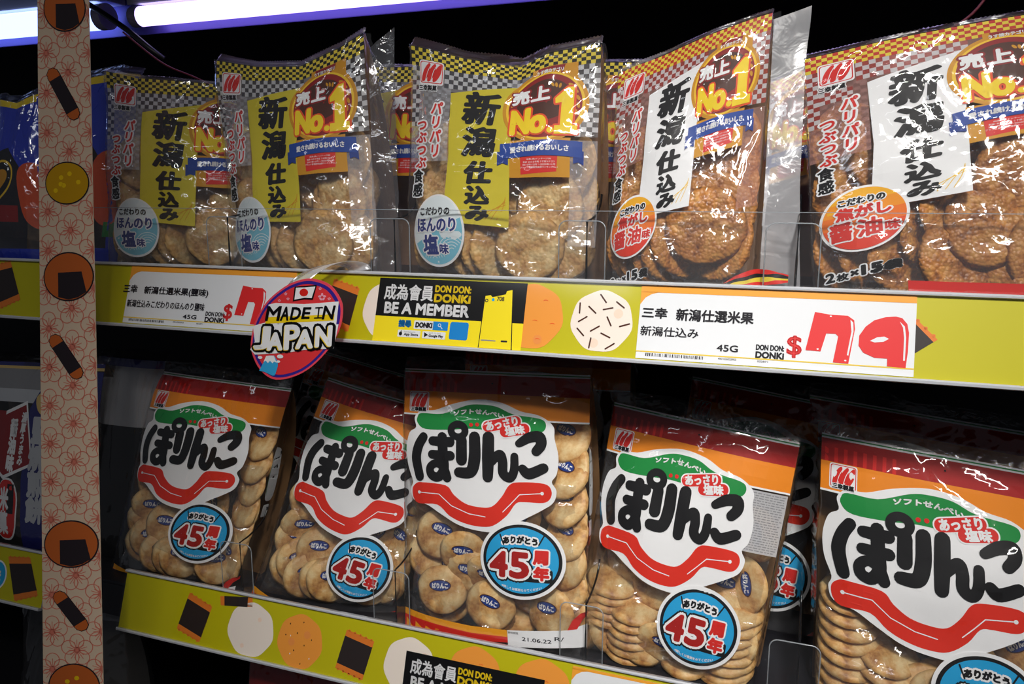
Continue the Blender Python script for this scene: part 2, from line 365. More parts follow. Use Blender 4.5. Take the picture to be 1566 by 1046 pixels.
# upper rail prints
nori_square(fA, railA, ogA, [(-874, 6), (-848, 1), (-822, 44), (-850, 56)])
nori_square(fA, railA, ogA, [(-421, 6), (-392, 14), (-398, 56), (-428, 46)])
round_print(fA, railA, ogA, -361, 33, 24, 27, 'railwhite')
round_print(fA, railA, ogA, -219, 32, 29, 28.5, 'railorange', marks=[('a', 12, -14), ('a', 4, 4), ('a', 20, 6), ('a', 8, 20)], blush=[(8, 20, 4)])
dash = [(-158.9, 10.1, -153.7, 16.6), (-176.1, 18.2, -175.9, 26.7), (-168.2, 20.8, -161.8, 26.3), (-155.5, 22.9, -147.7, 21.1), (-144.7, 15.8, -138.0, 20.6), (-176.0, 34.3, -169.1, 29.7), (-151.6, 29.1, -147.7, 36.4), (-140.2, 36.6, -132.3, 34.0), (-176.6, 40.1, -170.5, 46.1), (-164.8, 41.9, -157.7, 37.3), (-155.6, 43.1, -147.8, 46.5), (-163.9, 47.8, -164.9, 56.2), (-150.7, 56.2, -143.7, 51.3)]
round_print(fA, railA, ogA, -156.3, 32.8, 26.5, 26.3, 'railwhite', marks=[('l', a+156.3, b-32.8, c_+156.3, d-32.8) for a, b, c_, d in dash], blush=[(14, -7, 4), (-5, 19, 4)])
nori_square(fA, railA, ogA, [(70, 6), (97, 33), (80, 46), (62, 20)])
# lower rail prints
nori_square(fB, railB, ogB, [(-625, 10), (-592, 20), (-602, 60), (-635, 51)])
c = Canvas(); c.poly([(-583.5, 7), (-541, 1.6), (-540, 11.5), (-581, 16.5)], 'noriorange', 1); c.poly([(-578, 6), (-547, 2), (-546, 12.6), (-576, 16)], 'nori', 2); c.build('printed_nori_roll', fB, railB, origin=ogB, base=-.0009)
round_print(fB, railB, ogB, -538, 35, 29.5, 28, 'railwhite', blush=[(10, -12, 2.4), (-8, 18, 2.4)])
round_print(fB, railB, ogB, -475, 36, 27.5, 27.5, 'railorange', marks=[('s', -14, -16, 'black'), ('s', 2, -20, 'black'), ('s', -4, -8, 'black'), ('s', 14, -4, 'black'), ('s', 6, 3, 'black'), ('s', -18, -4, 'black'), ('s', -6, 10, 'black'), ('s', 4, 22, 'black'), ('s', -12, -4, 'white'), ('s', -10, 14, 'white'), ('s', 14, 15, 'white')], blush=[(8, -8, 4), (-10, 2, 4)])
nori_square(fB, railB, ogB, [(-421, 14), (-388, 20), (-396, 60), (-429, 54)])
round_print(fB, railB, ogB, -346, 37, 28, 28, 'railwhite', blush=[(16, -12, 4)])
round_print(fB, railB, ogB, -276, 33, 28, 28, 'railorange', marks=[('a', 6, -12)])
round_print(fB, railB, ogB, -207, 32, 29, 28, 'railorange', marks=[('a', 4, -8), ('a', 10, 6)])
nori_square(fC, railC, ogC, [(-905, 12), (-869, 8), (-846, 50), (-882, 62)])
c = Canvas(); c.ell(-918, 36, 14, 16, 'cyan', 2); c.arc(-918, 36, 16, 18, 2.5, 'white', 1); c.text('味', (-926, 28, -911, 44), 'white', 3, bold=.8); c.build('printed_blue_spot', fC, railC, origin=ogC, base=-.0009)

# ---- price tags
def pix_logo(c, x, y, w_, h_, col, l, bold=.35):
    c.text('DON DON:', (x, y, x+w_*.99, y+h_*.42), col, l, bold=bold*.7); c.text('DONKi', (x, y+h_*.5, x+w_, y+h_), col, l, bold=bold)
SEVEN = [(11.4, 16.6), (22.4, 18.2), (35.0, 18.4), (39.7, 21.7), (40.6, 28.4), (37.3, 55.3), (26.3, 55.1), (29.1, 35.0), (27.2, 33.0), (20.5, 33.0), (17.2, 47.2), (6.2, 46.9)]
HL7 = [(37.0, 21.4), (39.1, 23.6), (39.6, 30.5), (37.0, 49.1), (35.9, 48.8), (38.2, 30.5)]
NINE = [(68.3, 17.3), (61.4, 18.1), (53.7, 20.9), (47.9, 26.1), (43.8, 33.2), (43.7, 41.0), (47.1, 46.1), (55.1, 49.5), (63.9, 49.6), (63.9, 55.3), (76.5, 55.9), (77.6, 42.6), (77.7, 29.2), (76.3, 22.6), (72.7, 18.3)]
HOLE = [(51.4, 36.9), (56.1, 33.9), (61.3, 33.0), (64.3, 34.6), (60.6, 37.1), (54.6, 37.9)]
HL9 = [(71.1, 21.0), (74.7, 24.6), (75.9, 33.2), (75.8, 50.3), (74.6, 50.4), (74.5, 33.2), (73.5, 25.6)]
def shift(p, dx, dy=0, sx=1, sy=1): return [(dx+a*sx, dy+b*sy) for a, b in p]
def price_tag(f, x0, x1, label, kind, y0=1):
    loc = f([(x0, 32)], np.array([0.]))[0]; t = empty('price_tag', loc, label, 'price tag', 'white price tags in the shelf rails')
    b = Canvas(); b.rect(x0, y0, x1, 62, 'tagwhite', 0); b.build('card', f, t, origin=loc, base=-.0004)
    o = Canvas(); W = x1-x0
    o.rect(x0, y0, x1, 6.5, 'tagorange', 1); o.poly([(x0, 6), (x0+16, 6), (x0+9, 7.8), (x0+4, 11), (x0, 17)], 'tagorange', 1)
    o.rect(x0, 55.6, x1, 56.6, 'tagyellow', 1); o.build('orange_header', f, t, origin=loc, base=-.0003)
    p = Canvas()
    if kind == 'full':
        p.text('三幸', (-122.5, 19, -101.5, 28.3), 'ink', 2, bold=.35); p.text('新潟仕選米果', (-94.5, 19, -33.5, 29.2), 'ink', 2, bold=.35)
        p.text('新潟仕込み', (-122.5, 34.8, -75.3, 43), 'ink', 2, bold=.2); p.text('45G', (-60.3, 46.6, -43.8, 52.2), 'ink', 2, bold=.2)
        pix_logo(p, -30.4, 44.6, 21.4, 11, 'ink', 2)
    elif kind == 'salt':
        p.text('三幸', (-676, 21, -657, 30), 'ink', 2, bold=.3); p.text('新潟仕選米果(鹽味)', (-648, 22, -565, 31.5), 'ink', 2, bold=.3)
        p.text('新潟仕込みこだわりのほんのり鹽味', (-668, 37, -567, 45), 'ink', 2, bold=.2); p.text('45G', (-592.5, 49.5, -575, 54), 'ink', 2, bold=.2)
        pix_logo(p, -564.5, 45, 24, 11, 'ink', 2)
    if kind != 'blank':
        rs = random.Random(5); bx = x0+8
        while bx < x0+54:
            wb = rs.choice([.35, .6, .9]); p.rect(bx, 57.2, bx+wb, 59.8, 'ink', 2); bx += wb+rs.choice([.4, .7, 1.0])
        p.text('4901626023953', (x0+66, 57.2, x0+80, 58.8), 'ink', 2); p.text('022871', (x0+96, 57.4, x0+104, 58.8), 'ink', 2)
        p.build('printed_text', f, t, origin=loc, base=-.0003)
        d = Canvas(); dx = {'full': 0, 'salt': -535.5}[kind]
        for poly_, col, l in ((SEVEN, 'price', 2), (HL7, 'tagwhite', 3), (NINE, 'price', 2), (HOLE, 'tagwhite', 3), (HL9, 'tagwhite', 3)):
            d.poly(shift(poly_, dx, 0), col, l)
        d.text('$', (dx-7.6, 36, dx+3.6, 53.6), 'price', 2, bold=.5)
        for cx_, cy_ in ((23, 19.5), (15, 45.5), (35, 53)): d.ell(dx+cx_, cy_, .8, .6, 'tagwhite', 3, n=10)
        d.build('price_digits', f, t, origin=loc, base=-.0003)
    return t
price_tag(fA, -124.7, 82.1, 'white price tag with orange header reading $79, right of the speckled round cracker', 'full')
price_tag(fA, -670, -463, 'white salted-cracker price tag half hidden by the round sticker', 'salt')
price_tag(fB, -179, 60, 'white price tag with orange header at the bottom edge, middle shelf rail', 'blank', y0=4)

def promo_card(f, x0, y0, label):
    """membership card printed black over yellow"""
    loc = f([(x0, 32)], np.array([0.]))[0]; t = empty('membership_card', loc, label, 'sign', 'black and yellow membership cards in the rails')
    W = 146; X = lambda a: x0+a; Y = lambda b: y0+b
    c = Canvas(); c.rect(X(0), Y(0), X(W), min(Y(36), 62.4), 'black', 0)
    if Y(36) < 62.4: c.rect(X(0), Y(36), X(W), 62.8, 'cardyellow', 0)
    c.build('card', f, t, origin=loc, base=-.0003)
    p = Canvas(); p.text('成為會員', (X(6.5), Y(5.5), X(56.8), Y(20.5)), 'white', 2, bold=.35); pix_logo(p, X(58), Y(5), 36, 16, 'yellow', 2, .5)
    p.text('BE A MEMBER', (X(8.5), Y(22.5), X(94), Y(33.5)), 'white', 2, bold=.55); p.build('card_lettering', f, t, origin=loc, base=-.0002)
    if Y(60) < 64:
        q = Canvas(); q.text('搜尋', (X(25), Y(38.5), X(38.5), Y(45.5)), 'cardblue', 2, bold=.5)
        q.rrect(X(41), Y(38.5), X(60.5), Y(46.5), 1, 'tagwhite', 1); q.text('DONKI', (X(42.5), Y(40), X(59.5), Y(45.2)), 'ink', 2, bold=.4); q.rrect(X(60), Y(38.5), X(75), Y(46.5), .6, 'cardblue', 1)
        q.arc(X(66.6), Y(41.8), 1.6, 1.6, .5, 'tagwhite', 2); q.line([(X(67.8), Y(43)), (X(69.6), Y(45))], .3, 'tagwhite', 2)
        for a, s1, s2 in ((25.5, 'Download on the', 'App Store'), (50.5, 'GET IT ON', 'Google Play')):
            q.rrect(X(a), Y(48), X(a+23), Y(54.6), .8, 'tagwhite', 1); q.text(s1, (X(a+6.5), Y(48.9), X(a+18), Y(50.2)), 'grey', 2); q.text(s2, (X(a+6.5), Y(50.6), X(a+21), Y(53.8)), 'ink', 2, bold=.15)
        q.ell(X(28.5), Y(51.6), 1.7, 1.8, 'black', 2, n=16); q.ell(X(28.9), Y(49.3), .5, .8, 'black', 2, n=8); q.poly([(X(52.5), Y(49)), (X(56.5), Y(51.3)), (X(52.5), Y(53.6))], 'black', 2)
        q.rrect(X(77), Y(38), X(95), Y(54), 2, 'cardblue', 1)
        q.build('app_buttons', f, t, origin=loc, base=-.0002)
    h = Canvas(); yb = min(Y(60), 62.6)
    h.poly([(X(107), Y(12)), (X(113), Y(11.2)), (X(114.6), Y(12.8)), (X(126), Y(10)), (X(127), Y(7)), (X(133), Y(5.6)), (X(138), yb), (X(106), yb)], 'black', 1)
    h.poly([(X(107.8), Y(13)), (X(112.6), Y(12)), (X(114.6), Y(13.8)), (X(126.8), Y(10.8)), (X(127.6), Y(7.8)), (X(132.6), Y(6.6)), (X(137), yb), (X(106.8), yb)], 'cardyellow', 2)
    h.text('708', (X(119), Y(13), X(126), Y(17)), 'ink', 3, bold=.15); h.ell(X(115.5), Y(16), 1.4, 1.4, 'cyan', 3, n=14); h.arc(X(109.4), Y(17), 1.6, 1.6, .8, 'ink', 3, n=14)
    if Y(55) < 62: h.rrect(X(127), Y(51.8), X(133), Y(53.4), .6, 'ink', 3); h.rect(X(108), Y(52.2), X(122), Y(53.2), 'grey', 3)
    h.build('phone_picture', f, t, origin=loc, base=-.0002)
promo_card(fA, -371, 3, 'black and yellow BE A MEMBER card in the upper rail, centre of photo')
promo_card(fB, -350.5, 22, 'black BE A MEMBER card cut off by the bottom edge of the photo')

# ------------------------------------------------------------------ acrylic dividers and front fences
acr = film_mat('clear_acrylic', haze=.006, gloss=.8, rough=.03, bstr=0, ior=1.45)
acr_edge = pm('acrylic_edge', 'aab0b6', .15, alpha=.55, coat=.5)
acr_dark = pm('acrylic_dark_edge', '15161a', .2, alpha=.85)
def fence(x0, x1, z0, h, label):
    t = empty('acrylic_fence', ((x0+x1)/2, .004, z0), label, 'shelf fence', 'clear fences at the shelf fronts'); og = t.location
    bevel_box('clear_panel', x0, x1, .0035, .0047, z0, z0+h, acr, t, 0, og)
    bevel_box('top_edge', x0, x1, .0033, .0049, z0+h, z0+h+.0006, acr_edge, t, 0, og)
def divider(x, z0, h, label, wide=.024, slope=0.0):
    t = empty('shelf_divider', (x, .006, z0), label, 'divider', 'clear dividers between the bags'); og = t.location
    # fin running back into the shelf
    pr = [(.0055, z0), (.0055, z0+h)]
    for k in range(1, 7): a = k/6*math.pi/2; pr.append((.0055+.05*math.sin(a), z0+h+.022*(1-math.cos(a))))
    pr += [(.30, z0+h+.022), (.30, z0)]
    n = len(pr); V = [(x+d, a, b) for d in (-.0006, .0006) for a, b in pr]; F = [tuple(range(n))[::-1], tuple(range(n, 2*n))]+[(i, (i+1) % n, n+(i+1) % n, n+i) for i in range(n)]
    link('fin', mesh('fin', V, F, acr, origin=og), t)
    tube('fin_edge', [(x, .0050, z0), (x, .0050, z0+h*.5)]+[(x, a-.0006, b) for a, b in pr[1:8]], .0010, acr_dark, t, 6, og)
    # rounded front tab
    c = []; r = .007; xa, xb = x-wide, x+wide*.7
    for cx, a0 in ((xb-r, 0), (xa+r, 90)):
        for k in range(6): a = math.radians(a0+k*18); c.append((cx+r*math.cos(a), z0+h-r+r*math.sin(a)))
    c = [(xb, z0)]+c+[(xa, z0)]; n = len(c); V = [(a, y, b) for y in (.0022, .0032) for a, b in c]; F = [tuple(range(n))[::-1], tuple(range(n, 2*n))]+[(i, (i+1) % n, n+(i+1) % n, n+i) for i in range(n)]
    link('front_tab', mesh('front_tab', V, F, acr, origin=og), t)
    tube('tab_edge', [(a, .0021, b) for a, b in c], .0006, acr_edge, t, 6, og)
fence(-.82, .5, SA+.0003, .0665, 'clear fence standing in front of the salted and soy cracker bags')
for x, l in ((-.5465, 'clear divider between the first and second gold-panel bags'), (-.358, 'clear divider between the second and third gold-panel bags'),
             (-.174, 'clear divider between the third gold-panel bag and the leaning white-panel bag'), (-.0045, 'clear divider between the two white-panel bags')):
    divider(x, SA+.0003, .0585, l)
for x, l in ((-.5577, 'clear divider right of the leftmost orange-topped bag'), (-.3676, 'clear divider right of the second orange-topped bag'),
             (-.1687, 'clear divider right of the third orange-topped bag'), (.0178, 'clear divider right of the fourth orange-topped bag')):
    divider(x, SB+.0003, .075, l)

# ------------------------------------------------------------------ bags
FRA = (70, 90, 835, 1010); FRB = (60, 30, 720, 970)
class Bag:
    def __init__(s, BL, BR, TL, TR, shelf_z, frame, bulge=.018, thick=.045, top=None, seed=1, low=.004, back=0):
        d = np.array([0, back, 0.])
        s.c = [np.array(q, float)+d for q in (BL, BR, TL, TR)]; s.sz = shelf_z+.0012; s.fr = frame; s.bulge = bulge; s.thick = thick; s.top = top or [(0, 0), (1, 0)]
        s.n0 = np.cross(s.c[1]-s.c[0], s.c[2]-s.c[0]); s.n0 /= np.linalg.norm(s.n0); s.n0 *= -1 if s.n0[1] > 0 else 1
        s.N = Noise(seed); s.seed = seed; s.low = low; s.W = np.linalg.norm(s.c[1]-s.c[0]); s.H = np.linalg.norm(s.c[2]-s.c[0])
        u = .5; b = (s.c[0]+s.c[1])/2; s.root = np.array([b[0]-s.n0[0]*.01, b[1]+.02, shelf_z])
    def vb(s, u):
        z0 = s.c[0][2]*(1-u)+s.c[1][2]*u; z1 = s.c[2][2]*(1-u)+s.c[3][2]*u; return (s.sz-z0)/(z1-z0)
    def pos(s, u, v, off=0, back=False):
        u = np.asarray(u, float); v = np.asarray(v, float)
        uc = np.clip(u, 0, 1); ex = np.abs(u-uc)*s.W; vb = s.vb(uc); v = np.maximum(v, vb); t = np.clip((v-vb)/(1-vb), 0, 1.2)
        B = np.outer(1-uc, s.c[0])+np.outer(uc, s.c[1]); T = np.outer(1-uc, s.c[2])+np.outer(uc, s.c[3]); base = B*(1-v)[:, None]+T*v[:, None]
        tc = np.clip(t, 0, 1); pr = (1-np.abs(2*uc-1)**3.2)*(1-.75*tc**3)*(1-(1-np.minimum(tc*5, 1))**2*.5)
        lo = (s.N(uc*3+5, t*3.5)-.5)*2*s.low+(s.N(uc*7+9, t*8+3)-.5)*s.low*.5
        dep = s.bulge*pr+lo*np.minimum(1, 4*tc+.2)
        pin = 1-.93*tc**4          # the bag narrows in depth towards its top seal
        if back: dep = -(s.thick*pin+s.bulge*.6*pr*pin)
        sg = np.where(u > .5, 1, -1); side = np.array(s.c[1]-s.c[0])/s.W
        dep = dep-ex*pin*1.0
        dev = np.interp(uc, [a for a, b in s.top], [b for a, b in s.top])*tc**3
        crease = -np.sin(np.clip(ex/s.thick, 0, 1)*math.pi)*.004*(1-.3*tc)
        out = base+np.outer(dep+(0 if back else 1)*np.where(ex > 0, 0, off), s.n0)+np.outer(sg*(crease+np.where(ex > 0, off, 0)), side)
        out[:, 2] = np.maximum(out[:, 2]+dev, s.sz-.0006+.00002*np.asarray(off*np.ones(len(u)))*1000)
        out[:, 1] = np.maximum(out[:, 1], .0062-np.minimum(np.asarray(off)*.3, .0009)) 
        return out
    def map(s, Pm, off):
        f = s.fr; return s.pos((Pm[:, 0]-f[0])/(f[2]-f[0]), 1-(Pm[:, 1]-f[1])/(f[3]-f[1]), off)
    def film(s, parent, mat, nu=56, nv=60, amp=.0016, name='film'):
        ex = s.thick/s.W; us = np.r_[np.linspace(-ex, 0, 6)[:-1], np.linspace(0, 1, nu), np.linspace(1, 1+ex, 6)[1:]]; ts = np.linspace(0, 1, nv)
        V = []
        for t in ts:
            uc = np.clip(us, 0, 1); vb = s.vb(uc); v = vb+(1-vb)*t; N = s.N
            a = us*11+N(us*4, np.full_like(us, t*4))*4; b = np.full_like(us, t*13)+N(us*3+7, np.full_like(us, t*3))*5
            wr = np.maximum(N.ridge(a*.8, b*.7), 0)**5*.9+np.maximum(N.ridge(a*1.9+3, b*1.3), 0)**6*.5+N(a*1.5, b*1.5)*.35
            wr = wr*(.75+.8*t**2)*amp
            V.append(s.pos(us, v, .0024+wr))
        n = len(us); V = np.vstack(V); F = [(i*n+j, i*n+j+1, (i+1)*n+j+1, (i+1)*n+j) for i in range(nv-1) for j in range(n-1)]
        return link(name, mesh(name, V, F, mat, smooth=True, origin=s.root), parent)
    def backpanel(s, parent, mat, name='back_panel'):
        us = np.linspace(0, 1, 16); V = []
        for t in np.linspace(0, 1, 18):
            vb = s.vb(us); V.append(s.pos(us, vb+(1-vb)*t, 0, True))
        n = 16; V = np.vstack(V); F = [(i*n+j, i*n+j+1, (i+1)*n+j+1, (i+1)*n+j) for i in range(17) for j in range(n-1)]
        return link(name, mesh(name, V, F, mat, smooth=True, origin=s.root), parent)
    def seal(s, parent, mat, h=.012, name='top_seal', lean=.35, teeth=.0012):
        n = 120; us = np.linspace(-.005, 1.005, n); top = s.pos(us, np.ones(n), .0012); V = []; rows = 6
        ph = s.N(us*6+2, us*0+1)
        for r in range(rows):
            q = r/(rows-1); jag = (np.arange(n) % 2)*.0010*(r == rows-1)
            wave = np.sin(np.arange(n)*0+q*math.pi*6)*.0005+(ph-.5)*.008*q
            P_ = top.copy(); P_[:, 2] += q*h*(.75+.4*ph)-jag*1.0; P_[:, 1] += q*h*lean+wave+(np.arange(n) % 2)*.0003; V.append(P_)
        V = np.vstack(V); F = [(i*n+j, i*n+j+1, (i+1)*n+j+1, (i+1)*n+j) for i in range(rows-1) for j in range(n-1)]
        return link(name, mesh(name, V, F, mat, smooth=True, origin=s.root), parent)

CUTA = (np.linspace(70, 835, 19)[1:-1], np.linspace(90, 1010, 23)[1:-1]); CUTB = (np.linspace(60, 720, 17)[1:-1], np.linspace(30, 970, 23)[1:-1])
def leaf_logo(c, x0, y0, x1, y1, l, frame='white', border=True):
    """three slanted leaf shapes over the maker's name"""
    w_ = x1-x0; h = y1-y0
    c.rrect(x0, y0, x1, y1, w_*.1, frame, l)
    if border: c.rrect(x0+w_*.04, y0+w_*.04, x1-w_*.04, y1-w_*.06, w_*.09, 'red', l+1); c.rrect(x0+w_*.07, y0+w_*.07, x1-w_*.07, y1-w_*.09, w_*.08, frame, l+2)
    for k in range(3):
        cx = x0+w_*(.27+.23*k); p = [(cx-.17*w_, y0+h*.84), (cx-.10*w_, y0+h*.45), (cx+.08*w_, y0+h*.14), (cx+.19*w_, y0+h*.13), (cx+.15*w_, y0+h*.5), (cx-.02*w_, y0+h*.82)]
        c.poly(p, 'red', l+3+k % 2, 4)
    # thin gaps between the leaves
    for k in range(2):
        cx = x0+w_*(.385+.23*k); c.line(smooth_path([(cx-.12*w_, y0+h*.82), (cx-.03*w_, y0+h*.45), (cx+.12*w_, y0+h*.14)], 4), w_*.011, frame, l+6)

def design_A(kind):
    soy = kind == 'soy'; D = []
    def part(name, label=None): c = Canvas(); D.append((name, c, label)); return c
    a, b = ('checkred', 'bandyellow') if soy else ('black', 'bandyellow')
    c = part('checker_border')
    R = 5; w_ = 765/44
    for r in range(R):
        for k in range(44): c.rect(70+k*w_, 92+r*14.5, 70+(k+1)*w_, 92+(r+1)*14.5, a if (k+r) % 2 else b, 0)
    ta = 'tint_red' if soy else 'tint_black'
    def tintcheck(x0, y0, x1, y1, s_):
        nx = int((x1-x0)/s_); ny = int((y1-y0)/s_)
        for i in range(nx):
            for j in range(ny): c.rect(x0+i*s_, y0+j*s_, x0+(i+1)*s_, y0+(j+1)*s_, ta if (i+j) % 2 else 'tint_white', 0)
    tintcheck(224, 165, 560, 250, 20); tintcheck(755, 165, 835, 480, 20); tintcheck(72, 165, 110, 430, 19)
    fk = 'tint_blush' if soy else 'tint_faint'; c.rect(72, 165, 255, 560, fk, -1); c.rect(740, 480, 835, 900, fk, -1); c.rect(224, 165, 600, 260, fk, -1)
    for i in range(9):
        for j in range(20):
            if (i+j) % 2: c.rect(74+i*20, 240+j*16, 94+i*20, 256+j*16, fk, -.5)
    if soy: tintcheck(110, 265, 224, 330, 17)
    c = part('name_panel', 'white name panel with black brush lettering' if soy else 'gold name panel with black brush lettering')
    pc = 'white' if soy else 'panel_yellow'
    c.poly([(255, 265), (380, 235), (530, 205), (520, 420), (512, 832), (380, 822), (243, 812), (262, 540)], pc, 1)
    for k in range(4):
        q = smooth_path([(400+22*k, 800), (430+20*k, 770-6*k), (500, 740-10*k)], 5); c.line(q, 1.3, 'goldlight' if soy else 'gold', 2)
    x = 390; pen = (1.25, .8)
    for ch, y0, y1, wd in (('新', 243, 408, 150), ('潟', 408, 548, 138), ('仕', 556, 662, 116), ('込', 660, 745, 100), ('み', 742, 812, 92)):
        hh = y1-y0; c.text(ch, (x-wd/2, y0+2, x+wd/2, y1-3), 'black', 4, bold=6.4 if wd > 110 else 5.2, pen=pen, skew=.10)
    c = part('brand_emblem', 'white square brand emblem with red leaf shapes'); leaf_logo(c, 108, 138, 220, 238, 3)
    c.text('三幸製菓', (106, 239, 192, 264), 'black', 5, bold=1.0, halo=3, hl=3)
    c = part('side_lettering', 'red and black vertical lettering with white outlines')
    c.column('パリパリ', 198, 308, 548, 52, 'redtext', 5, bold=2.2, halo=7, hl=3, skew=.08); c.column('つぶつぶ', 130, 384, 590, 52, 'redtext', 5, bold=2.2, halo=7, hl=3, skew=.08)
    c.column('食感', 118, 592, 708, 50, 'black', 5, bold=2.0, halo=6, hl=3)
    # award emblem
    c = part('award_emblem', 'gold and red round award emblem reading No.1')
    c.rect(585, 150, 755, 225, 'gold', 3); c.poly([(604, 152), (708, 152), (690, 215), (618, 215)], 'darkred', 4); c.text('うす焼カテゴリ', (600, 162, 702, 180), 'white', 6, bold=.8)
    c.rect(516, 470, 742, 628, 'gold', 3); c.poly([(556, 480), (702, 480), (694, 606), (560, 616)], 'red', 4)
    for k, (s1, wd) in enumerate((('出典:(株)インテージSRI', 92), ('煎餅･おかき市場 うす焼カテゴリ', 118), ('2017年12月～2020年11月', 122), ('ブランド累積販売金額ランキングNo.1', 140))): c.text(s1, (629-wd/2, 551+k*11, 629+wd/2, 559+k*11), 'white', 6)
    c.ell(638, 326, 162, 162, 'gold', 4, n=56); c.ell(638, 326, 148, 148, 'goldlight', 5, n=56); c.ell(638, 326, 138, 140, 'darkred', 6, n=56); c.ell(634, 300, 105, 92, 'brownprint', 7)
    for side in (-1, 1):
        for k in range(9):
            th = math.radians(-40+k*15); cx = 638+side*124*math.cos(th); cy = 322+120*math.sin(th); c.ell(cx, cy, 6, 13, 'gold', 8, rot=side*(math.degrees(th)-20), n=10)
    for k in range(3): c.ell(664+k*14, 236+4*k, 5, 11, 'gold', 8, rot=-30+20*k, n=10)
    c.text('売', (512, 234, 580, 304), 'white', 13, bold=3.5, halo=7, hm='darkred', hl=9); c.text('上', (586, 234, 658, 302), 'white', 13, bold=3.5, halo=7, hm='darkred', hl=9)
    c.text('N', (512, 326, 590, 448), 'yellow', 14, bold=7, halo=7, hm='orangered', hl=10); c.text('o', (584, 366, 652, 450), 'yellow', 14, bold=7, halo=7, hm='orangered', hl=10)
    c.ell(668, 437, 13, 13, 'yellow', 14, n=16); c.ell(668, 437, 20, 20, 'orangered', 10, n=16)
    one = [(678, 300), (722, 254), (746, 254), (746, 418), (764, 418), (764, 454), (682, 454), (682, 418), (702, 418), (702, 318), (680, 322)]
    c.poly(one, 'yellow', 14); c.add(*stroke_edges(np.array(one, float), [(i, (i+1) % len(one)) for i in range(len(one))], 8), 'orangered', 10)
    c.poly([(512, 392), (590, 392), (590, 398), (512, 398)], 'yellow2', 13)
    # blue ribbon
    c = part('blue_ribbon', 'dark blue ribbon banner with white lettering')
    arcw = lambda V: np.stack([V[:, 0], V[:, 1]-10*(1-((V[:, 0]-632)/155)**2)], 1)
    c.warp = arcw
    for xa, xb in ((468, 512), (754, 790)): c.poly([(xa, 520), (xb, 524), (xb, 580), ((xa+xb)/2, 570), (xa, 578)], 'navy', 9)
    xs = np.linspace(479, 785, 14); c.add(np.r_[np.stack([xs, 0*xs+487], 1), np.stack([xs, 0*xs+551], 1)], [(i, i+1, 15+i, 14+i) for i in range(13)], 'blue', 11)
    c.text('愛され続けるおいしさ', (520, 505, 738, 532), 'white', 14, bold=1.2); c.warp = None
    # flavour badge
    c = part('flavour_badge', 'orange-red oval soy sauce flavour badge' if soy else 'pale blue egg-shaped salt flavour badge')
    cx, cy = 221, 846
    if soy:
        c.ell(cx, cy, 128, 138, 'white', 4, n=48); rx, ry = 119, 129
        for k, m in enumerate(('o1', 'o2', 'o3', 'o4', 'o5')):
            a0 = -1+.4*k; t = np.linspace(0, 2*math.pi, 60, endpoint=False); yy = np.maximum(np.sin(t), a0); xx = np.where(np.sin(t) < a0, np.sign(np.cos(t))*math.sqrt(max(0, 1-a0*a0)), np.cos(t))
            c.poly(np.stack([cx+xx*rx, cy+yy*ry], 1), m, 5+k) if k else c.ell(cx, cy, rx, ry, m, 5, n=48)
        c.text('こだわりの', (150, 752, 285, 782), 'black', 14, bold=1.8, halo=4, hl=11); c.text('焦がし', (140, 788, 300, 842), 'redtext', 14, bold=3, halo=6, hl=11)
        c.text('醤', (122, 848, 188, 928), 'redtext', 14, bold=3.2, halo=6, hl=11); c.text('油', (200, 848, 272, 926), 'redtext', 14, bold=3.2, halo=6, hl=11); c.text('味', (278, 876, 322, 918), 'redtext', 14, bold=2, halo=5, hl=11)
    else:
        c.ell(cx, cy, 121, 147, 'white', 4, n=48, egg=.06); c.ell(cx, cy, 113, 139, 'paleblue', 5, n=48, egg=.06)
        t = np.linspace(math.radians(-22), math.radians(158), 30); e = [(cx+112*math.cos(q)*(1+.06*math.sin(q)), cy+137*math.sin(q)) for q in t]; c.poly(e, 'lightblue', 6)
        for k in range(5): c.arc(285, 930, 62-12*k, 62-12*k, 3, 'paleblue', 7, 180, 320, 16)
        for k in range(4): c.arc(205, 960, 48-12*k, 40-10*k, 2.5, 'paleblue', 8, 190, 350, 16)
        c.text('こだわりの', (138, 752, 278, 784), 'black', 11, bold=1.3); c.text('ほんのり', (122, 795, 306, 852), 'badge_blue', 11, bold=2.2, halo=5)
        c.text('塩', (150, 862, 226, 944), 'badge_blue', 11, bold=3.2, halo=5); c.text('味', (230, 900, 272, 942), 'badge_blue', 11, bold=1.6, halo=4)
    if soy:
        c = part('pack_size_lettering', 'black lettering giving the pack count'); c.text('2', (105, 1046, 133, 1088), 'black', 6, bold=2.4, halo=5, hl=3); c.text('枚', (136, 1058, 172, 1090), 'black', 6, bold=1.8, halo=5, hl=3)
        c.text('×', (176, 1056, 200, 1080), 'black', 6, bold=2.4, halo=5, hl=3); c.text('15', (206, 1042, 266, 1086), 'black', 6, bold=3.4, halo=5, hl=3); c.text('袋', (272, 1050, 316, 1086), 'black', 6, bold=2, halo=5, hl=3)
        c = part('lower_band', 'red lower band'); c.poly([(330, 1150), (835, 1365), (835, 1450), (330, 1220)], 'red', 0)
    return D

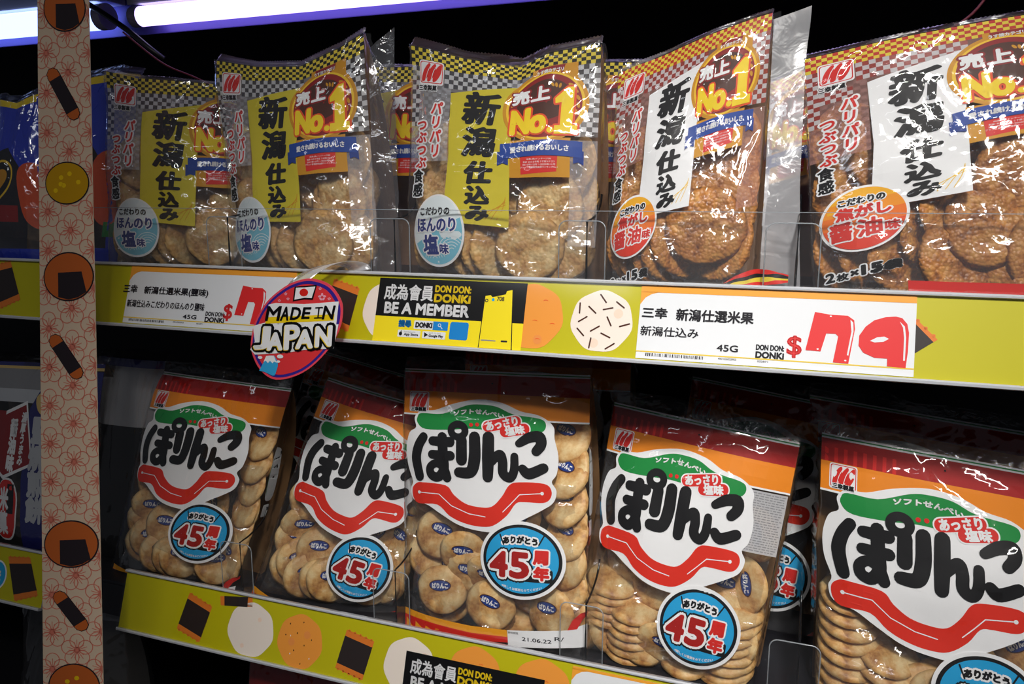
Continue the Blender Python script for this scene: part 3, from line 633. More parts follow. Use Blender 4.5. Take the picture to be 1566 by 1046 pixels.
def design_B():
    D = []
    def part(name, label=None): c = Canvas(); D.append((name, c, label)); return c
    c = part('header_band', 'orange and dark red header band edged in white')
    c.rect(60, 36, 720, 104, 'bandred', 0); c.rect(60, 31, 720, 36, 'white', 0); c.rect(60, 27, 720, 31, 'green', 0); c.rect(60, 104, 720, 188, 'orange', 0); c.rect(60, 188, 720, 194, 'white', 0); c.rect(60, 22, 720, 27, 'white', 0)
    for k in range(8): c.rect(70+k*26, 60, 80+k*26, 104, 'red', 1)
    for k in range(2): c.ell(390, 66, 3, 3, 'black', 2, n=8)
    c = part('brand_emblem', 'square brand emblem with red leaf shapes'); leaf_logo(c, 84, 106, 160, 182, 2); c.rect(90, 164, 154, 180, 'white', 9); c.text('三幸製菓', (92, 164, 152, 180), 'black', 10, bold=.9)
    # white cloud
    c = part('name_cloud', 'white oval with a green hat and red scarf')
    W_ = [(345, 125), (430, 134), (495, 160), (560, 172), (606, 205), (612, 250), (626, 310), (622, 370), (606, 400), (622, 430), (612, 470), (575, 500), (510, 540), (440, 585), (370, 592), (290, 580), (215, 545), (165, 520), (105, 508), (90, 470), (98, 440), (76, 385), (70, 320), (85, 262), (112, 240), (106, 205), (130, 178), (185, 172), (255, 145)]
    c.poly(W_, 'white', 3, 4)
    c.poly([(135, 186), (215, 184), (300, 150), (350, 143), (410, 148), (470, 172), (560, 182), (582, 200), (575, 225), (545, 232), (460, 238), (330, 232), (250, 240), (150, 244), (118, 222), (118, 200)], 'green', 5, 4)
    K = lambda pts: [(47.5+.7266*x, 95+.7266*y) for x, y in pts]
    c.poly(K([(95, 482), (130, 475), (255, 478), (300, 520), (360, 557), (430, 568), (490, 560), (535, 510), (570, 450), (620, 432), (735, 430), (768, 460), (762, 500), (730, 522), (650, 525), (605, 535), (565, 595), (500, 650), (430, 662), (350, 652), (280, 625), (215, 577), (110, 582), (75, 555), (70, 510)]), 'scarf', 5, 4)
    c.line(K([(120, 526), (222, 524), (290, 575), (380, 605), (460, 612)]), 1.5, 'white', 7); c.line(K([(718, 478), (620, 492), (580, 540), (545, 580)]), 1.5, 'white', 7)
    for x, y in K([(112, 526), (726, 477)]): c.ell(x, y, 6, 6, 'white', 8, n=14)
    arc = lambda V: np.stack([V[:, 0], V[:, 1]+((V[:, 0]-345)/95)**2*14], 1)
    c.warp = arc; c.text('ソフトせんべい', (255, 160, 440, 178), 'white', 9, bold=1.2); c.warp = None
    c = part('flavour_pills', 'red rounded flavour labels with white lettering')
    c.rrect(358, 185, 503, 232, 22, 'white', 9, rot=-14); c.rrect(362, 189, 499, 228, 19, 'red', 10, rot=-14); c.rrect(420, 205, 532, 252, 22, 'white', 9, rot=-12); c.rrect(424, 209, 528, 248, 19, 'red', 10, rot=-12)
    c.text('あっさり', (374, 190, 488, 224), 'white', 13, bold=1.8, rot=-14); c.text('塩味', (442, 212, 512, 246), 'white', 13, bold=1.8, rot=-12); c.ell(322, 218, 7, 7, 'red', 10, n=14); c.ell(344, 216, 7, 7, 'red', 10, n=14)
    # big black brand lettering, hand-built rounded strokes
    c = part('name_lettering', 'large rounded black product lettering')
    def bs(pts, r, l=11): c.line(smooth_path(pts, 6) if len(pts) > 2 else pts, r*1.55, 'black', l)
    def taper(pts, radii, l=11):   # a rounded stroke whose width changes along its length
        p = smooth_path(K(pts), 6); r = np.interp(np.linspace(0, 1, len(p)), np.linspace(0, 1, len(radii)), radii)*.77
        for i in range(len(p)-1):
            d = p[i+1]-p[i]; d /= np.linalg.norm(d)+1e-9; n_ = np.array([-d[1], d[0]]); c.add([p[i]-n_*r[i], p[i+1]-n_*r[i+1], p[i+1]+n_*r[i+1], p[i]+n_*r[i]], [(0, 1, 2, 3)], 'black', l)
        for q, rr_ in zip(p, r): c.ell(q[0], q[1], rr_, rr_, 'black', l, n=12)
    taper([(132, 245), (104, 295), (92, 360), (112, 445)], [22, 24, 26, 24])
    taper([(182, 262), (272, 262)], [22, 24]); taper([(180, 330), (276, 330)], [21, 23])
    taper([(232, 240), (238, 330), (244, 400), (215, 440), (178, 430), (172, 395), (205, 372), (245, 395), (262, 440)], [24, 25, 24, 22, 22, 20, 19, 20, 22])
    x_, y_ = K([(313, 202)])[0]; c.arc(x_, y_, 39, 36, 26, 'black', 12)
    taper([(332, 250), (334, 345)], [26, 27]); taper([(397, 228), (400, 330), (382, 400), (322, 408)], [26, 28, 27, 24])
    taper([(465, 225), (466, 330), (466, 420)], [27, 28, 24]); taper([(476, 350), (520, 305), (536, 340), (540, 395), (572, 414), (592, 380), (592, 310)], [20, 22, 22, 22, 22, 20, 18])
    taper([(612, 246), (660, 214), (706, 208), (716, 244), (694, 278)], [18, 24, 26, 24, 22]); taper([(632, 366), (664, 388), (730, 356)], [20, 25, 23])
    # anniversary badge
    c = part('anniversary_badge', 'blue ringed round anniversary badge reading 45')
    cx, cy = 512, 676; c.ell(cx, cy, 144, 133, 'white', 12, n=56); c.ell(cx, cy, 133, 122, 'black', 13, n=56); c.ell(cx, cy, 122, 112, 'cyan', 14, n=56)
    c.warp = lambda V: np.stack([V[:, 0], V[:, 1]-12*(1-((V[:, 0]-cx)/80)**2)], 1)
    c.text('ありがとう', (448, 604, 566, 630), 'black', 18, bold=2.0, halo=6, hl=16); c.warp = None
    c.line([(438, 592), (452, 626)], 2.4, 'black', 18); c.line([(586, 586), (570, 618)], 2.4, 'black', 18)
    c.text('4', (404, 648, 470, 738), 'red', 20, bold=5.5, halo=8, hl=18); c.text('5', (474, 646, 542, 738), 'red', 20, bold=5.5, halo=8, hl=18)
    c.text('4', (404, 648, 470, 738), 'red', 20, bold=5.5, halo=14, hm='black', hl=17); c.text('5', (474, 646, 542, 738), 'red', 20, bold=5.5, halo=14, hm='black', hl=17)
    c.text('周', (552, 636, 602, 686), 'red', 20, bold=3.4, halo=5, hl=18); c.text('年', (554, 690, 606, 740), 'red', 20, bold=3.4, halo=5, hl=18)
    c.rrect(470, 700, 616, 746, 10, 'black', 16)
    c.warp = lambda V: np.stack([V[:, 0], V[:, 1]-14*((V[:, 0]-cx)/70)**2], 1); c.text('※詳しくは裏面をみてください', (448, 771, 582, 781), 'white', 16, bold=.4); c.warp = None
    # bottom border
    c = part('lower_border', 'orange, red and white lower border')
    c.poly([(60, 912), (200, 922), (330, 930), (460, 925), (462, 966), (330, 972), (200, 966), (60, 985)], 'orange2', 1); c.poly([(60, 935), (200, 945), (330, 955), (462, 950), (462, 970), (330, 985), (60, 1000)], 'red', 2)
    c.poly([(462, 925), (660, 905), (720, 880), (720, 960), (462, 985)], 'white', 1); c.poly([(660, 905), (676, 870), (700, 846), (735, 838), (735, 852), (705, 868), (690, 900)], 'red', 2)
    c.text('賞味期限', (464, 928, 500, 936), 'ink', 3); c.text('21.06.22', (512, 942, 610, 956), 'ink', 3, bold=.4); c.text('R/', (620, 930, 650, 944), 'ink', 3, bold=.4)
    # right side lettering (on the gusset)
    c = part('gusset_print', 'small name print on the side gusset')
    c.poly([(740, 290), (765, 280), (812, 300), (822, 400), (818, 500), (790, 520), (752, 500), (738, 400)], 'white', 1, 4); c.column('ぱりんこ', 786, 300, 500, 48, 'black', 4, bold=4); c.arc(782, 400, 46, 112, 5, 'green', 3, 110, 250, 20)
    c.rrect(758, 535, 806, 590, 8, 'white', 1); 
    for k in range(3): c.ell(770+12*k, 562, 5, 20, 'red', 2, rot=20, n=14)
    return D
DES = {'salt': design_A('salt'), 'soy': design_A('soy'), 'parinko': design_B()}

filmA = film_mat('clear_film', haze=.022, gloss=1.8, rough=.07, bscale=26, bstr=.26)
filmB = film_mat('clear_film_soft', haze=.01, gloss=2.0, rough=.07, bscale=24, bstr=.26)
innerf = film_mat('inner_wrapper_film', haze=.02, gloss=3.2, rough=.09, bscale=34, bstr=.75)
sealm = film_mat('seal_film', haze=.40, gloss=4.0, rough=.22, bscale=60, bstr=.9, translucent=True)
seald = film_mat('seal_film_dark', haze=.03, gloss=2.0, rough=.15, bscale=90, bstr=.6)
backm = pm('bag_back_film', '8e6c50', .45, bump=(60, .4))
backB = pm('bag_back_film_clear', '7c5c3c', .45, bump=(60, .4))

# ------------------------------------------------------------------ crackers
def cracker_mesh(name, r, h, puff, rough, seed, mat, rings=9, seg=30):
    N = Noise(seed); V = []; F = []
    rad = [r*math.sin(math.pi/2*k/rings) for k in range(rings+1)]
    def zt(q): return h*(1-q**puff)
    V.append((0, 0, h))
    prof = [(k/rings) for k in range(1, rings+1)]
    rows = [(r*p, h*(1-p**puff)**.6) for p in prof[:-1]]+[(r, 0)]+[(r*p, -h*(1-p**puff)**.6) for p in prof[:-1][::-1]]
    for i, (q, z) in enumerate(rows):
        for k in range(seg):
            a = 2*math.pi*k/seg; x = math.cos(a); y = math.sin(a); wob = 1+.035*(float(N(x*2+5, y*2+5))-.5)*2
            dz = (float(N((x*q/r)*5+9, (y*q/r)*5+9))-.5)*2*rough+(float(N((x*q/r)*11+19, (y*q/r)*11+9))-.5)*rough
            V.append((x*q*wob, y*q*wob, z+dz))
    V.append((0, 0, -h))
    F += [(0, 1+k, 1+(k+1) % seg) for k in range(seg)]
    for i in range(len(rows)-1):
        for k in range(seg): F.append((1+i*seg+k, 1+(i+1)*seg+k, 1+(i+1)*seg+(k+1) % seg, 1+i*seg+(k+1) % seg))
    e = 1+(len(rows)-1)*seg; F += [(len(V)-1, e+(k+1) % seg, e+k) for k in range(seg)]
    return mesh(name, V, F, mat, smooth=True)
saltm = cracker_mat('salted_cracker', 'efd096', 'd9a862', 'b0783c', 70, 260, .55)
soym = cracker_mat('soy_cracker', 'e0a250', 'c07a32', '7c4216', 110, 330, .42)
parm = cracker_mat('soft_cracker', 'efd39c', 'd8a562', '9a5c28', 45, 60, .5)
CM = {'salt': [cracker_mesh('salted_cracker', .032, .0028, 5, .0011, 10+i, saltm) for i in range(3)],
      'soy': [cracker_mesh('soy_cracker', .033, .0034, 5, .0017, 20+i, soym) for i in range(3)],
      'parinko': [cracker_mesh('soft_cracker', .0265, .0055, 3, .0009, 30+i, parm) for i in range(3)]}
def print_mesh():   # little blue oval mark stamped on the soft crackers
    c = Canvas(); c.ell(0, 7, 11.5, 6.2, 'brownprint', 0, rot=8); c.ell(0, 7, 10.5, 5.3, 'navy', 1, rot=8); c.text('ぱりんこ', (-8.5, 4, 8.5, 10), 'white', 2, bold=.35, rot=8)
    o = c.build('stamp', lambda Pm, off: np.stack([Pm[:, 0]/1000, -Pm[:, 1]/1000+.014-.0, .0062+off-(Pm[:, 0]/1000)**2*6-(Pm[:, 1]/1000-.007)**2*5], 1)); me = o.data; bpy.data.objects.remove(o); return me
STAMP = print_mesh()
# (design x, design y, depth behind the film in mm, yaw, pitch, spin) ; yaw turns the cracker sideways, pitch lays it flat
LAY = {
 'salt': [(580, 945, 9, 8, -8), (690, 915, 17, 6, -6), (655, 745, 10, 0, -4), (700, 690, 20, 20, -5), (440, 950, 12, 52, -4), (385, 955, 14, 58, -4), (325, 955, 13, 62, 0), (262, 965, 14, 60, 0), (150, 965, 13, 50, 0),
          (205, 690, 18, 35, -5), (215, 500, 22, 30, 0), (760, 860, 22, -40, 0), (560, 640, 30, 10, 0), (330, 760, 30, 20, 0), (480, 800, 30, -15, 0), (780, 560, 26, -30, 0), (440, 500, 34, 12, 0), (180, 830, 28, 5, 0)],
 'soy': [(590, 930, 9, 8, -8), (690, 860, 17, 6, -6), (650, 640, 16, 0, -4), (470, 950, 11, 45, -4), (390, 960, 13, 55, -4), (320, 965, 13, 60, 0), (240, 965, 14, 58, 0), (150, 960, 13, 50, 0),
         (190, 690, 18, 30, -5), (180, 540, 22, 30, 0), (770, 760, 22, -30, 0), (560, 560, 30, 10, 0), (330, 760, 30, 20, 0), (480, 800, 30, -15, 0), (720, 560, 26, -25, 0), (180, 860, 28, 5, 0), (780, 1000, 16, -20, 0)],
 'wide': [(650, 790, 9, 8, -8), (780, 820, 18, -10, -6), (690, 560, 14, 0, -4), (470, 870, 11, 45, -4), (400, 930, 13, 52, -4), (320, 940, 13, 55, 0), (240, 980, 14, 45, 0), (140, 960, 13, 40, 0),
          (170, 690, 18, 30, -5), (200, 480, 22, 20, 0), (560, 980, 16, 10, 0), (700, 1000, 20, 10, 0), (330, 760, 30, 20, 0), (480, 660, 30, -15, 0), (300, 560, 26, 25, 0), (180, 860, 28, 5, 0), (330, 1060, 14, 35, 0), (480, 1090, 16, 20, 0), (620, 1120, 14, -10, -6), (760, 1150, 16, 15, -6)],
 'face': [(200, 835, 9, 12, -6, 10), (390, 860, 9, 0, -8, -8), (590, 865, 9, -12, -8, 12), (185, 635, 14, 22, -4, -12), (285, 690, 9, 10, -24, 5), (300, 760, 18, 4, -20, 0), (640, 690, 14, -14, 0, 40), (380, 760, 14, 0, -30, 0), (455, 700, 26, 0, 0, 0),
          (668, 600, 16, -25, 20, 0), (655, 480, 18, -20, 20, 0), (660, 380, 20, -20, 25, 0), (640, 250, 26, -10, 15, 0), (670, 780, 16, -30, 10, 0), (130, 480, 26, 25, 0, 0), (300, 600, 30, 0, 0, 0), (520, 790, 26, 0, 0, 0), (700, 880, 18, -40, 0, 0), (110, 720, 20, 40, 0, 0)],
 'mixed': [(175, 800, 9, 38, -8, 10), (200, 770, 20, 38, -8, 10), (160, 640, 14, 30, -20, 0), (380, 870, 9, 24, -14, -10), (300, 900, 13, 40, -6, 0), (420, 905, 13, 32, -6, 0), (600, 880, 14, 30, 0, 0), (640, 770, 14, -20, 0, 0), (660, 660, 14, -26, 15, 0), (665, 560, 14, -26, 15, 0), (665, 460, 14, -26, 15, 0), (655, 360, 16, -20, 20, 0), (640, 260, 18, -20, 20, 0),
           (280, 700, 22, 20, 0, 0), (120, 520, 24, 30, 0, 0), (520, 850, 26, 10, 0, 0), (400, 700, 30, 0, 0, 0), (90, 700, 24, 40, 0, 0), (690, 850, 22, -40, 0, 0)],
 'stack': [(620, 940-32*k, 12, -12, 66, 0) for k in range(11)]+[(180, 830+k*18, 12, 60, 12, 20) for k in range(3)]+[(260, 700+k*30, 14, 20, 62, 0) for k in range(6)]+[(150, 640+k*26, 14, 30, 60, 0) for k in range(5)]+[(400, 900, 10, 5, -30, -15), (480, 960, 14, 0, 55, 0), (330, 940, 12, 30, 20, 0)]+[(330, 600, 28, 0, 10, 0), (560, 560, 30, 0, 10, 0)],
 'pile': [(150, 500+k*38, 13, 10, 60, 0) for k in range(12)]+[(265, 640+k*34, 15, 20, 56, 0) for k in range(9)]+[(400, 900, 10, 8, -10, -12), (360, 800, 14, 0, 0, 0), (420, 700, 26, 0, 0, 0), (600, 800, 20, 0, 40, 0)]}
def cracker_label(tpl, u, v, yaw, pitch, dm):
    kind_, bag_ = tpl
    pose = 'seen edge-on' if abs(yaw) > 42 or abs(pitch) > 50 else ('turned sideways' if abs(yaw) > 22 else ('tipped back' if abs(pitch) > 15 else 'facing front'))
    hz = 'left' if u < .36 else ('middle' if u < .62 else 'right'); vt = 'bottom' if v < .12 else ('lower' if v < .28 else ('central' if v < .5 else 'upper'))
    return '%s %s, %s %s, in %s' % (kind_, pose, vt, hz, bag_)
def crackers(bag, kind, lay, label, group, n=None):
    rr = random.Random(bag.seed); rows = list(LAY[lay])
    if kind == 'parinko':
        for gy in (290, 410, 530, 650, 790, 900):
            for gx in (200, 460): rows.append((gx+rr.uniform(-25, 25), gy+rr.uniform(-25, 25), 33, rr.uniform(-25, 25), rr.uniform(-15, 15), rr.uniform(0, 360)))
        for gy in (350, 530, 710): rows.append((690, gy+rr.uniform(-20, 20), 26, -30, rr.uniform(-10, 10), rr.uniform(0, 360)))
    else:
        for gy in (560, 740, 900): rows.append((rr.uniform(330, 600), gy, 38, rr.uniform(-15, 15), 0))
    for i, q in enumerate(rows):
        x, y, dm, yaw, pitch = q[:5]; spin = q[5] if len(q) > 5 else (i*67) % 360
        f = bag.fr; r = {'salt': .032, 'soy': .033, 'parinko': .0265}[kind]; uu = (x-f[0])/(f[2]-f[0]); vv = 1-(y-f[1])/(f[3]-f[1])
        rw = min(.5, (r*max(abs(math.cos(math.radians(yaw))), .25)+.002)/bag.W); uu = min(max(uu, rw), 1-rw)
        p = bag.pos([uu], [vv], -dm/1000-.002)[0]
        n0 = Vector(bag.n0); zx = n0.copy(); zx.rotate(Matrix.Rotation(math.radians(yaw), 3, 'Z')); rt = Vector((0, 0, 1)).cross(zx).normalized(); zx.rotate(Matrix.Rotation(math.radians(-pitch), 3, rt))
        rt = Vector((0, 0, 1)).cross(zx).normalized(); up = zx.cross(rt)
        p = Vector(p); p.z = max(p.z, bag.sz+r*abs(up.z)+.003*abs(zx.z)+.001)
        # keep every point of the rim behind the film
        th_ = np.arange(16)*math.pi/8; R_ = np.outer(np.cos(th_), np.array(rt))*r+np.outer(np.sin(th_), np.array(up))*r; R_ = np.vstack([R_, R_*.7+np.array(zx)*.004]); sd_ = (bag.c[1]-bag.c[0])/bag.W
        for _ in range(3):
            Q_ = np.array(p)+R_; C0 = bag.pos([uu], [vv], 0)[0]; us_ = np.clip(uu+((Q_-C0)@sd_)/bag.W, .0, 1.); vs_ = np.clip(vv+(Q_[:, 2]-C0[2])/bag.H, -.3, 1)
            pen = ((Q_-bag.pos(us_, vs_, -.0035))@bag.n0).max()
            if pen > 0: p -= n0*float(pen)
        M = Matrix((rt, up, zx)).transposed().to_4x4(); o = bpy.data.objects.new('rice_cracker', CM[kind][i % 3]); C.objects.link(o)
        o.matrix_world = Matrix.Translation(p) @ M @ Matrix.Rotation(math.radians(spin), 4, 'Z'); tag(o, cracker_label(label, uu, vv, yaw, pitch, dm), 'rice cracker', group)
        if kind == 'parinko' and abs(pitch) < 40:
            s_ = bpy.data.objects.new('stamped_mark', STAMP); C.objects.link(s_); s_.parent = o

def make_bag(kind, corners, shelf_z, label, group, lay=None, crk_label=None, film=None, amp=.0026, parts=True, n=None, seal_h=.004, **kw):
    fr = FRB if kind == 'parinko' else FRA; b = Bag(*corners, shelf_z, fr, **kw)
    t = empty('cracker_bag', tuple(b.root), label, 'snack bag', group)
    cut = CUTB if kind == 'parinko' else CUTA
    if parts:
        for name, cv, lb in DES[kind]:
            o = cv.build(name, b.map, t, cut[0], cut[1], origin=b.root, step=.00009, base=.0004)
            if lb: o['label'] = lb
    b.film(t, film or (filmB if kind == 'parinko' else filmA), amp=amp)
    b.backpanel(t, backB if kind == 'parinko' else backm)
    b.seal(t, seald if kind == 'parinko' else sealm, h=.016 if kind == 'parinko' else seal_h, lean=.4 if kind == 'parinko' else .8)
    if lay:
        crackers(b, kind, lay, crk_label, 'crackers in the '+label.split(',')[0], n)
        # crinkled inner packets around the crackers
        us = np.linspace(.04, .96, 40); V = []; N = Noise(b.seed+50)
        for tt in np.linspace(.03, .62, 44):
            vb = b.vb(us); v = vb+(1-vb)*tt; wr = (N.ridge(us*9+tt*3, us*0+tt*9)-.5)*.004+(N.ridge(us*17, us*5+tt*15)-.5)*.0026
            V.append(b.pos(us, v, -.004+wr))
        V = np.vstack(V); k = 40; F = [(i*k+j, i*k+j+1, (i+1)*k+j+1, (i+1)*k+j) for i in range(43) for j in range(k-1)]
        link('inner_wrapper', mesh('inner_wrapper', V, F, innerf, smooth=True, origin=b.root), t)
    return t, b

def fine_print(t, b, x0, y0, x1, y1, col='tint_white'):
    c = Canvas(); c.rect(x0, y0, x1, y1, col, 0); rr = random.Random(b.seed); y = y0+6
    while y < y1-6:
        x = x0+5
        while x < x1-12: w2 = rr.uniform(4, 16); c.rect(x, y, min(x+w2, x1-4), y+3.2, 'grey', 1); x += w2+3
        y += 8
    cut = CUTB if b.fr is FRB else CUTA
    return c.build('fine_print', b.map, t, cut[0], cut[1], origin=b.root, step=.00009, base=-.001)
GA = 'gold-panel salted cracker bags on the upper shelf'; GS = 'white-panel soy cracker bags on the upper shelf'; GB = 'orange-topped soft cracker bags on the middle shelf'
A1 = [(-.7227, .022, 1.4287), (-.545, .072, 1.4236), (-.7355, .052, 1.6282), (-.5556, .102, 1.6129)]
A2 = [(-.5552, .022, 1.4246), (-.3869, .022, 1.4366), (-.5869, .055, 1.6296), (-.413, .055, 1.6424)]
A3 = [(-.3505, .022, 1.4284), (-.1711, .022, 1.4305), (-.3610, .055, 1.6351), (-.1772, .055, 1.6303)]
A4 = [(-.1605, .022, 1.4324), (-.038, .022, 1.4705), (-.1602, .055, 1.6037), (-.0353, .055, 1.6451)]
A5 = [(.0082, .022, 1.4412), (.1992, .022, 1.4908), (-.0085, .055, 1.608), (.1721, .055, 1.6331)]
make_bag('salt', A1, SA, 'clear salted cracker bag with gold panel, standing just right of the paper strip', GA, 'salt', ('salted cracker', 'gold-panel bag beside paper strip'), top=[(0, .006), (.2, 0), (1, .0)], seed=3)
tA2, bA2 = make_bag('salt', A2, SA, 'clear salted cracker bag whose right top corner peaks sharply, above the round sticker', GA, 'salt', ('salted cracker', 'gold-panel bag above round sticker'), top=[(0, .008), (.3, -.006), (.6, -.012), (.85, .0), (1, .012)], seed=4, seal_h=.008)
make_bag('salt', A3, SA, 'clear salted cracker bag with gold panel, third from left, its top dipping between corners', GA, 'salt', ('salted cracker', 'gold-panel bag above membership card'), top=[(0, .004), (.3, -.010), (.6, -.020), (.75, -.008), (1, .0)], seed=5, seal_h=.009)
tA4, bA4 = make_bag('soy', A4, SA, 'clear soy cracker bag leaning with its white right edge rising highest of all', GS, 'soy', ('soy cracker', 'leaning white-panel bag'), seed=6)
tA5, bA5 = make_bag('soy', A5, SA, 'clear soy cracker bag with white panel cut off by the right photo edge', GS, 'wide', ('soy cracker', 'white-panel bag at photo edge'), seed=8, thick=.05)

def wing(t, b, pts, mat, name, seed, label=None):
    """side flap of film running out from the right edge of a bag"""
    p0, p1, p2, p3 = [np.array(p, float) for p in pts]; N = Noise(seed); V = []; nu, nv = 10, 40   # p0 bottom inner, p1 bottom outer, p2 top inner, p3 top outer
    for j in range(nv):
        v = j/(nv-1)
        for i in range(nu):
            u = i/(nu-1); p = (p0*(1-u)+p1*u)*(1-v)+(p2*(1-u)+p3*u)*v; p = p+np.array([float(N(v*5, u+3)-.5)*.004*u, .012*math.sin(u*math.pi/2)*0+float(N(u*3, v*9)-.5)*.004+u*.008, 0]); p[2] = max(p[2], b.sz); V.append(p)
    F = [(j*nu+i, j*nu+i+1, (j+1)*nu+i+1, (j+1)*nu+i) for j in range(nv-1) for i in range(nu-1)]
    o = link(name, mesh(name, V, F, mat, smooth=True, origin=b.root), t)
    if label: o['label'] = label
    return o
wing(tA4, bA4, [(-.0325, .0235, 1.4235), (-.0026, .022, 1.4235), (-.034, .0555, 1.640), (-.0076, .055, 1.650)], film_mat('white_flap_film', haze=.30, gloss=1.4, rough=.25, bscale=40), 'side_flap', 61, 'milky white side flap')
wing(tA2, bA2, [(-.392, .0235, 1.4235), (-.3705, .03, 1.4235), (-.4075, .0555, 1.640), (-.3828, .055, 1.659)], film_mat('smoky_flap_film', haze=.12, hazecol=(.5, .5, .55, 1), gloss=1.6, tint=(.55, .55, .6, 1)), 'side_flap', 62)
# second-row bags
bk = .10
def shifted(c, dx, dz=0): return [(x+dx, y, z+dz) for x, y, z in c]
make_bag('salt', shifted(A3, -.175, .004), SA, 'salted cracker bag behind, between the second and third gold-panel bags', GA, seed=11, back=bk)
make_bag('salt', shifted(A3, .045, -.004), SA, 'salted cracker bag behind the third gold-panel bag, its right edge showing', GA, seed=12, back=bk)
make_bag('soy', shifted(A4, .055, -.02), SA, 'soy cracker bag behind, showing in the gap between the two white-panel bags', GS, seed=13, back=bk+.02)

B1 = [(-.7671, .022, 1.0444), (-.5902, .022, 1.0374), (-.7243, .080, 1.2886), (-.5344, .080, 1.2825)]
B2 = [(-0.563, 0.022, 1.0516), (-0.4048, 0.034, 1.0091), (-0.4876, 0.08, 1.2991), (-0.3356, 0.125, 1.254)]
B3 = [(-.3666, .022, 1.061), (-.1717, .022, 1.0700), (-.3884, .080, 1.3167), (-.1877, .080, 1.3246)]
B4 = [(-0.1938, 0.04, 1.0356), (-0.0247, 0.022, 1.0197), (-0.1674, 0.098, 1.2951), (0.0078, 0.08, 1.277)]
B5 = [(.035, .022, 1.0165), (.2243, .022, 1.0011), (.0259, .080, 1.289), (.2223, .080, 1.2692)]
for c_, lab, cl, lay, sd in ((B1, 'soft cracker bag with orange top in shade, leftmost of the five', ('puffed cracker', 'leftmost orange-topped bag'), 'mixed', 21),
        (B2, 'soft cracker bag leaning right below the round sticker, second of the five', ('puffed cracker', 'second orange-topped bag'), 'mixed', 22),
        (B3, 'soft cracker bag standing upright and brightly lit, middle of the five', ('puffed cracker', 'middle orange-topped bag'), 'face', 23),
        (B4, 'soft cracker bag under the large price digits, crackers stacked on edge, fourth of the five', ('puffed cracker', 'fourth orange-topped bag'), 'stack', 24),
        (B5, 'soft cracker bag nearest the camera, cut off at the bottom right corner', ('puffed cracker', 'nearest orange-topped bag'), 'pile', 25)):
    tB, bB = make_bag('parinko', c_, SB, lab, GB, lay, cl, seed=sd, thick=.05, bulge=.017)
    if sd == 24: fine_print(tB, bB, 600, 200, 715, 400)
for c_, dx, lab, sd in ((B2, -.10, 'soft cracker bag in the second row, between the first and second orange-topped bags', 31), (B3, .015, 'soft cracker bag in the second row, behind the middle orange-topped bag', 32),
                        (B4, .06, 'soft cracker bag in the second row, behind the fourth orange-topped bag', 33), (B5, -.01, 'soft cracker bag in the second row, behind the orange-topped bag nearest the camera', 34)):
    make_bag('parinko', shifted(c_, dx, .004), SB, lab, GB, seed=sd, back=.125)

# ------------------------------------------------------------------ other snack bags on the left
class PlainFrame: pass
def side_bag(corners, shelf_z, label, draw, seed, film, back, group=None, **kw):
    b = Bag(*corners, shelf_z, (0, 0, 100, 100), seed=seed, **kw); t = empty('snack_bag', tuple(b.root), label, 'snack bag', group)
    cuts = (np.linspace(0, 100, 15)[1:-1], np.linspace(0, 100, 17)[1:-1])
    for name, cv in draw: cv.build(name, b.map, t, cuts[0], cuts[1], origin=b.root, step=.00012, base=.0004)
    b.film(t, film, amp=.0022); b.backpanel(t, back); b.seal(t, sealm, h=.010, lean=.8); return t
def blue_draw(v):
    a = Canvas(); a.poly([(0, 0), (100, 0), (100, 45), (80, 52), (45, 30), (0, 38)], 'bagblue', 0); a.rect(0, 92, 100, 100, 'bagblue', 0); a.rect(88, 40, 100, 95, 'bagblue', 0)
    a.rect(0, 0, 100, 4, 'yellow', 1)
    b = Canvas(); b.poly([(62, 45), (86, 40), (100, 50), (100, 72), (84, 80), (66, 70)], 'bagorange', 1, 5)
    d = Canvas(); d.ell(30, 52, 26, 12, 'goldlight', 2, rot=-18); d.ell(30, 52, 24, 10.5, 'black', 3, rot=-18); d.ell(30, 52, 18, 6, 'gold', 4, rot=-18)
    e = Canvas(); e.rect(5, 66, 60, 76, 'darkred', 2); e.rect(84, 78, 100, 86, 'green', 2)
    return [('blue_print', a), ('orange_patch', b), ('oval_emblem', d), ('lower_print', e)]
crispm = pm('blurred_snack_fill', 'a88a60', .6, var=('5c4028', 40))
side_bag([(-.9167, .03, 1.4203), (-.80, .03, 1.4221), (-.915, .06, 1.612), (-.845, .06, 1.607)], SA, 'blue and orange snack bag at the far left photo edge', blue_draw(0), 71, filmA, crispm, top=[(0, 0), (.5, -.004), (1, .008)])
side_bag([(-.835, .05, 1.4203), (-.742, .05, 1.4221), (-.83, .08, 1.628), (-.712, .08, 1.632)], SA, 'blue snack bag behind the paper strip, beside the first gold-panel bag', blue_draw(1), 72, filmA, crispm, top=[(0, 0), (.7, .006), (1, 0)])
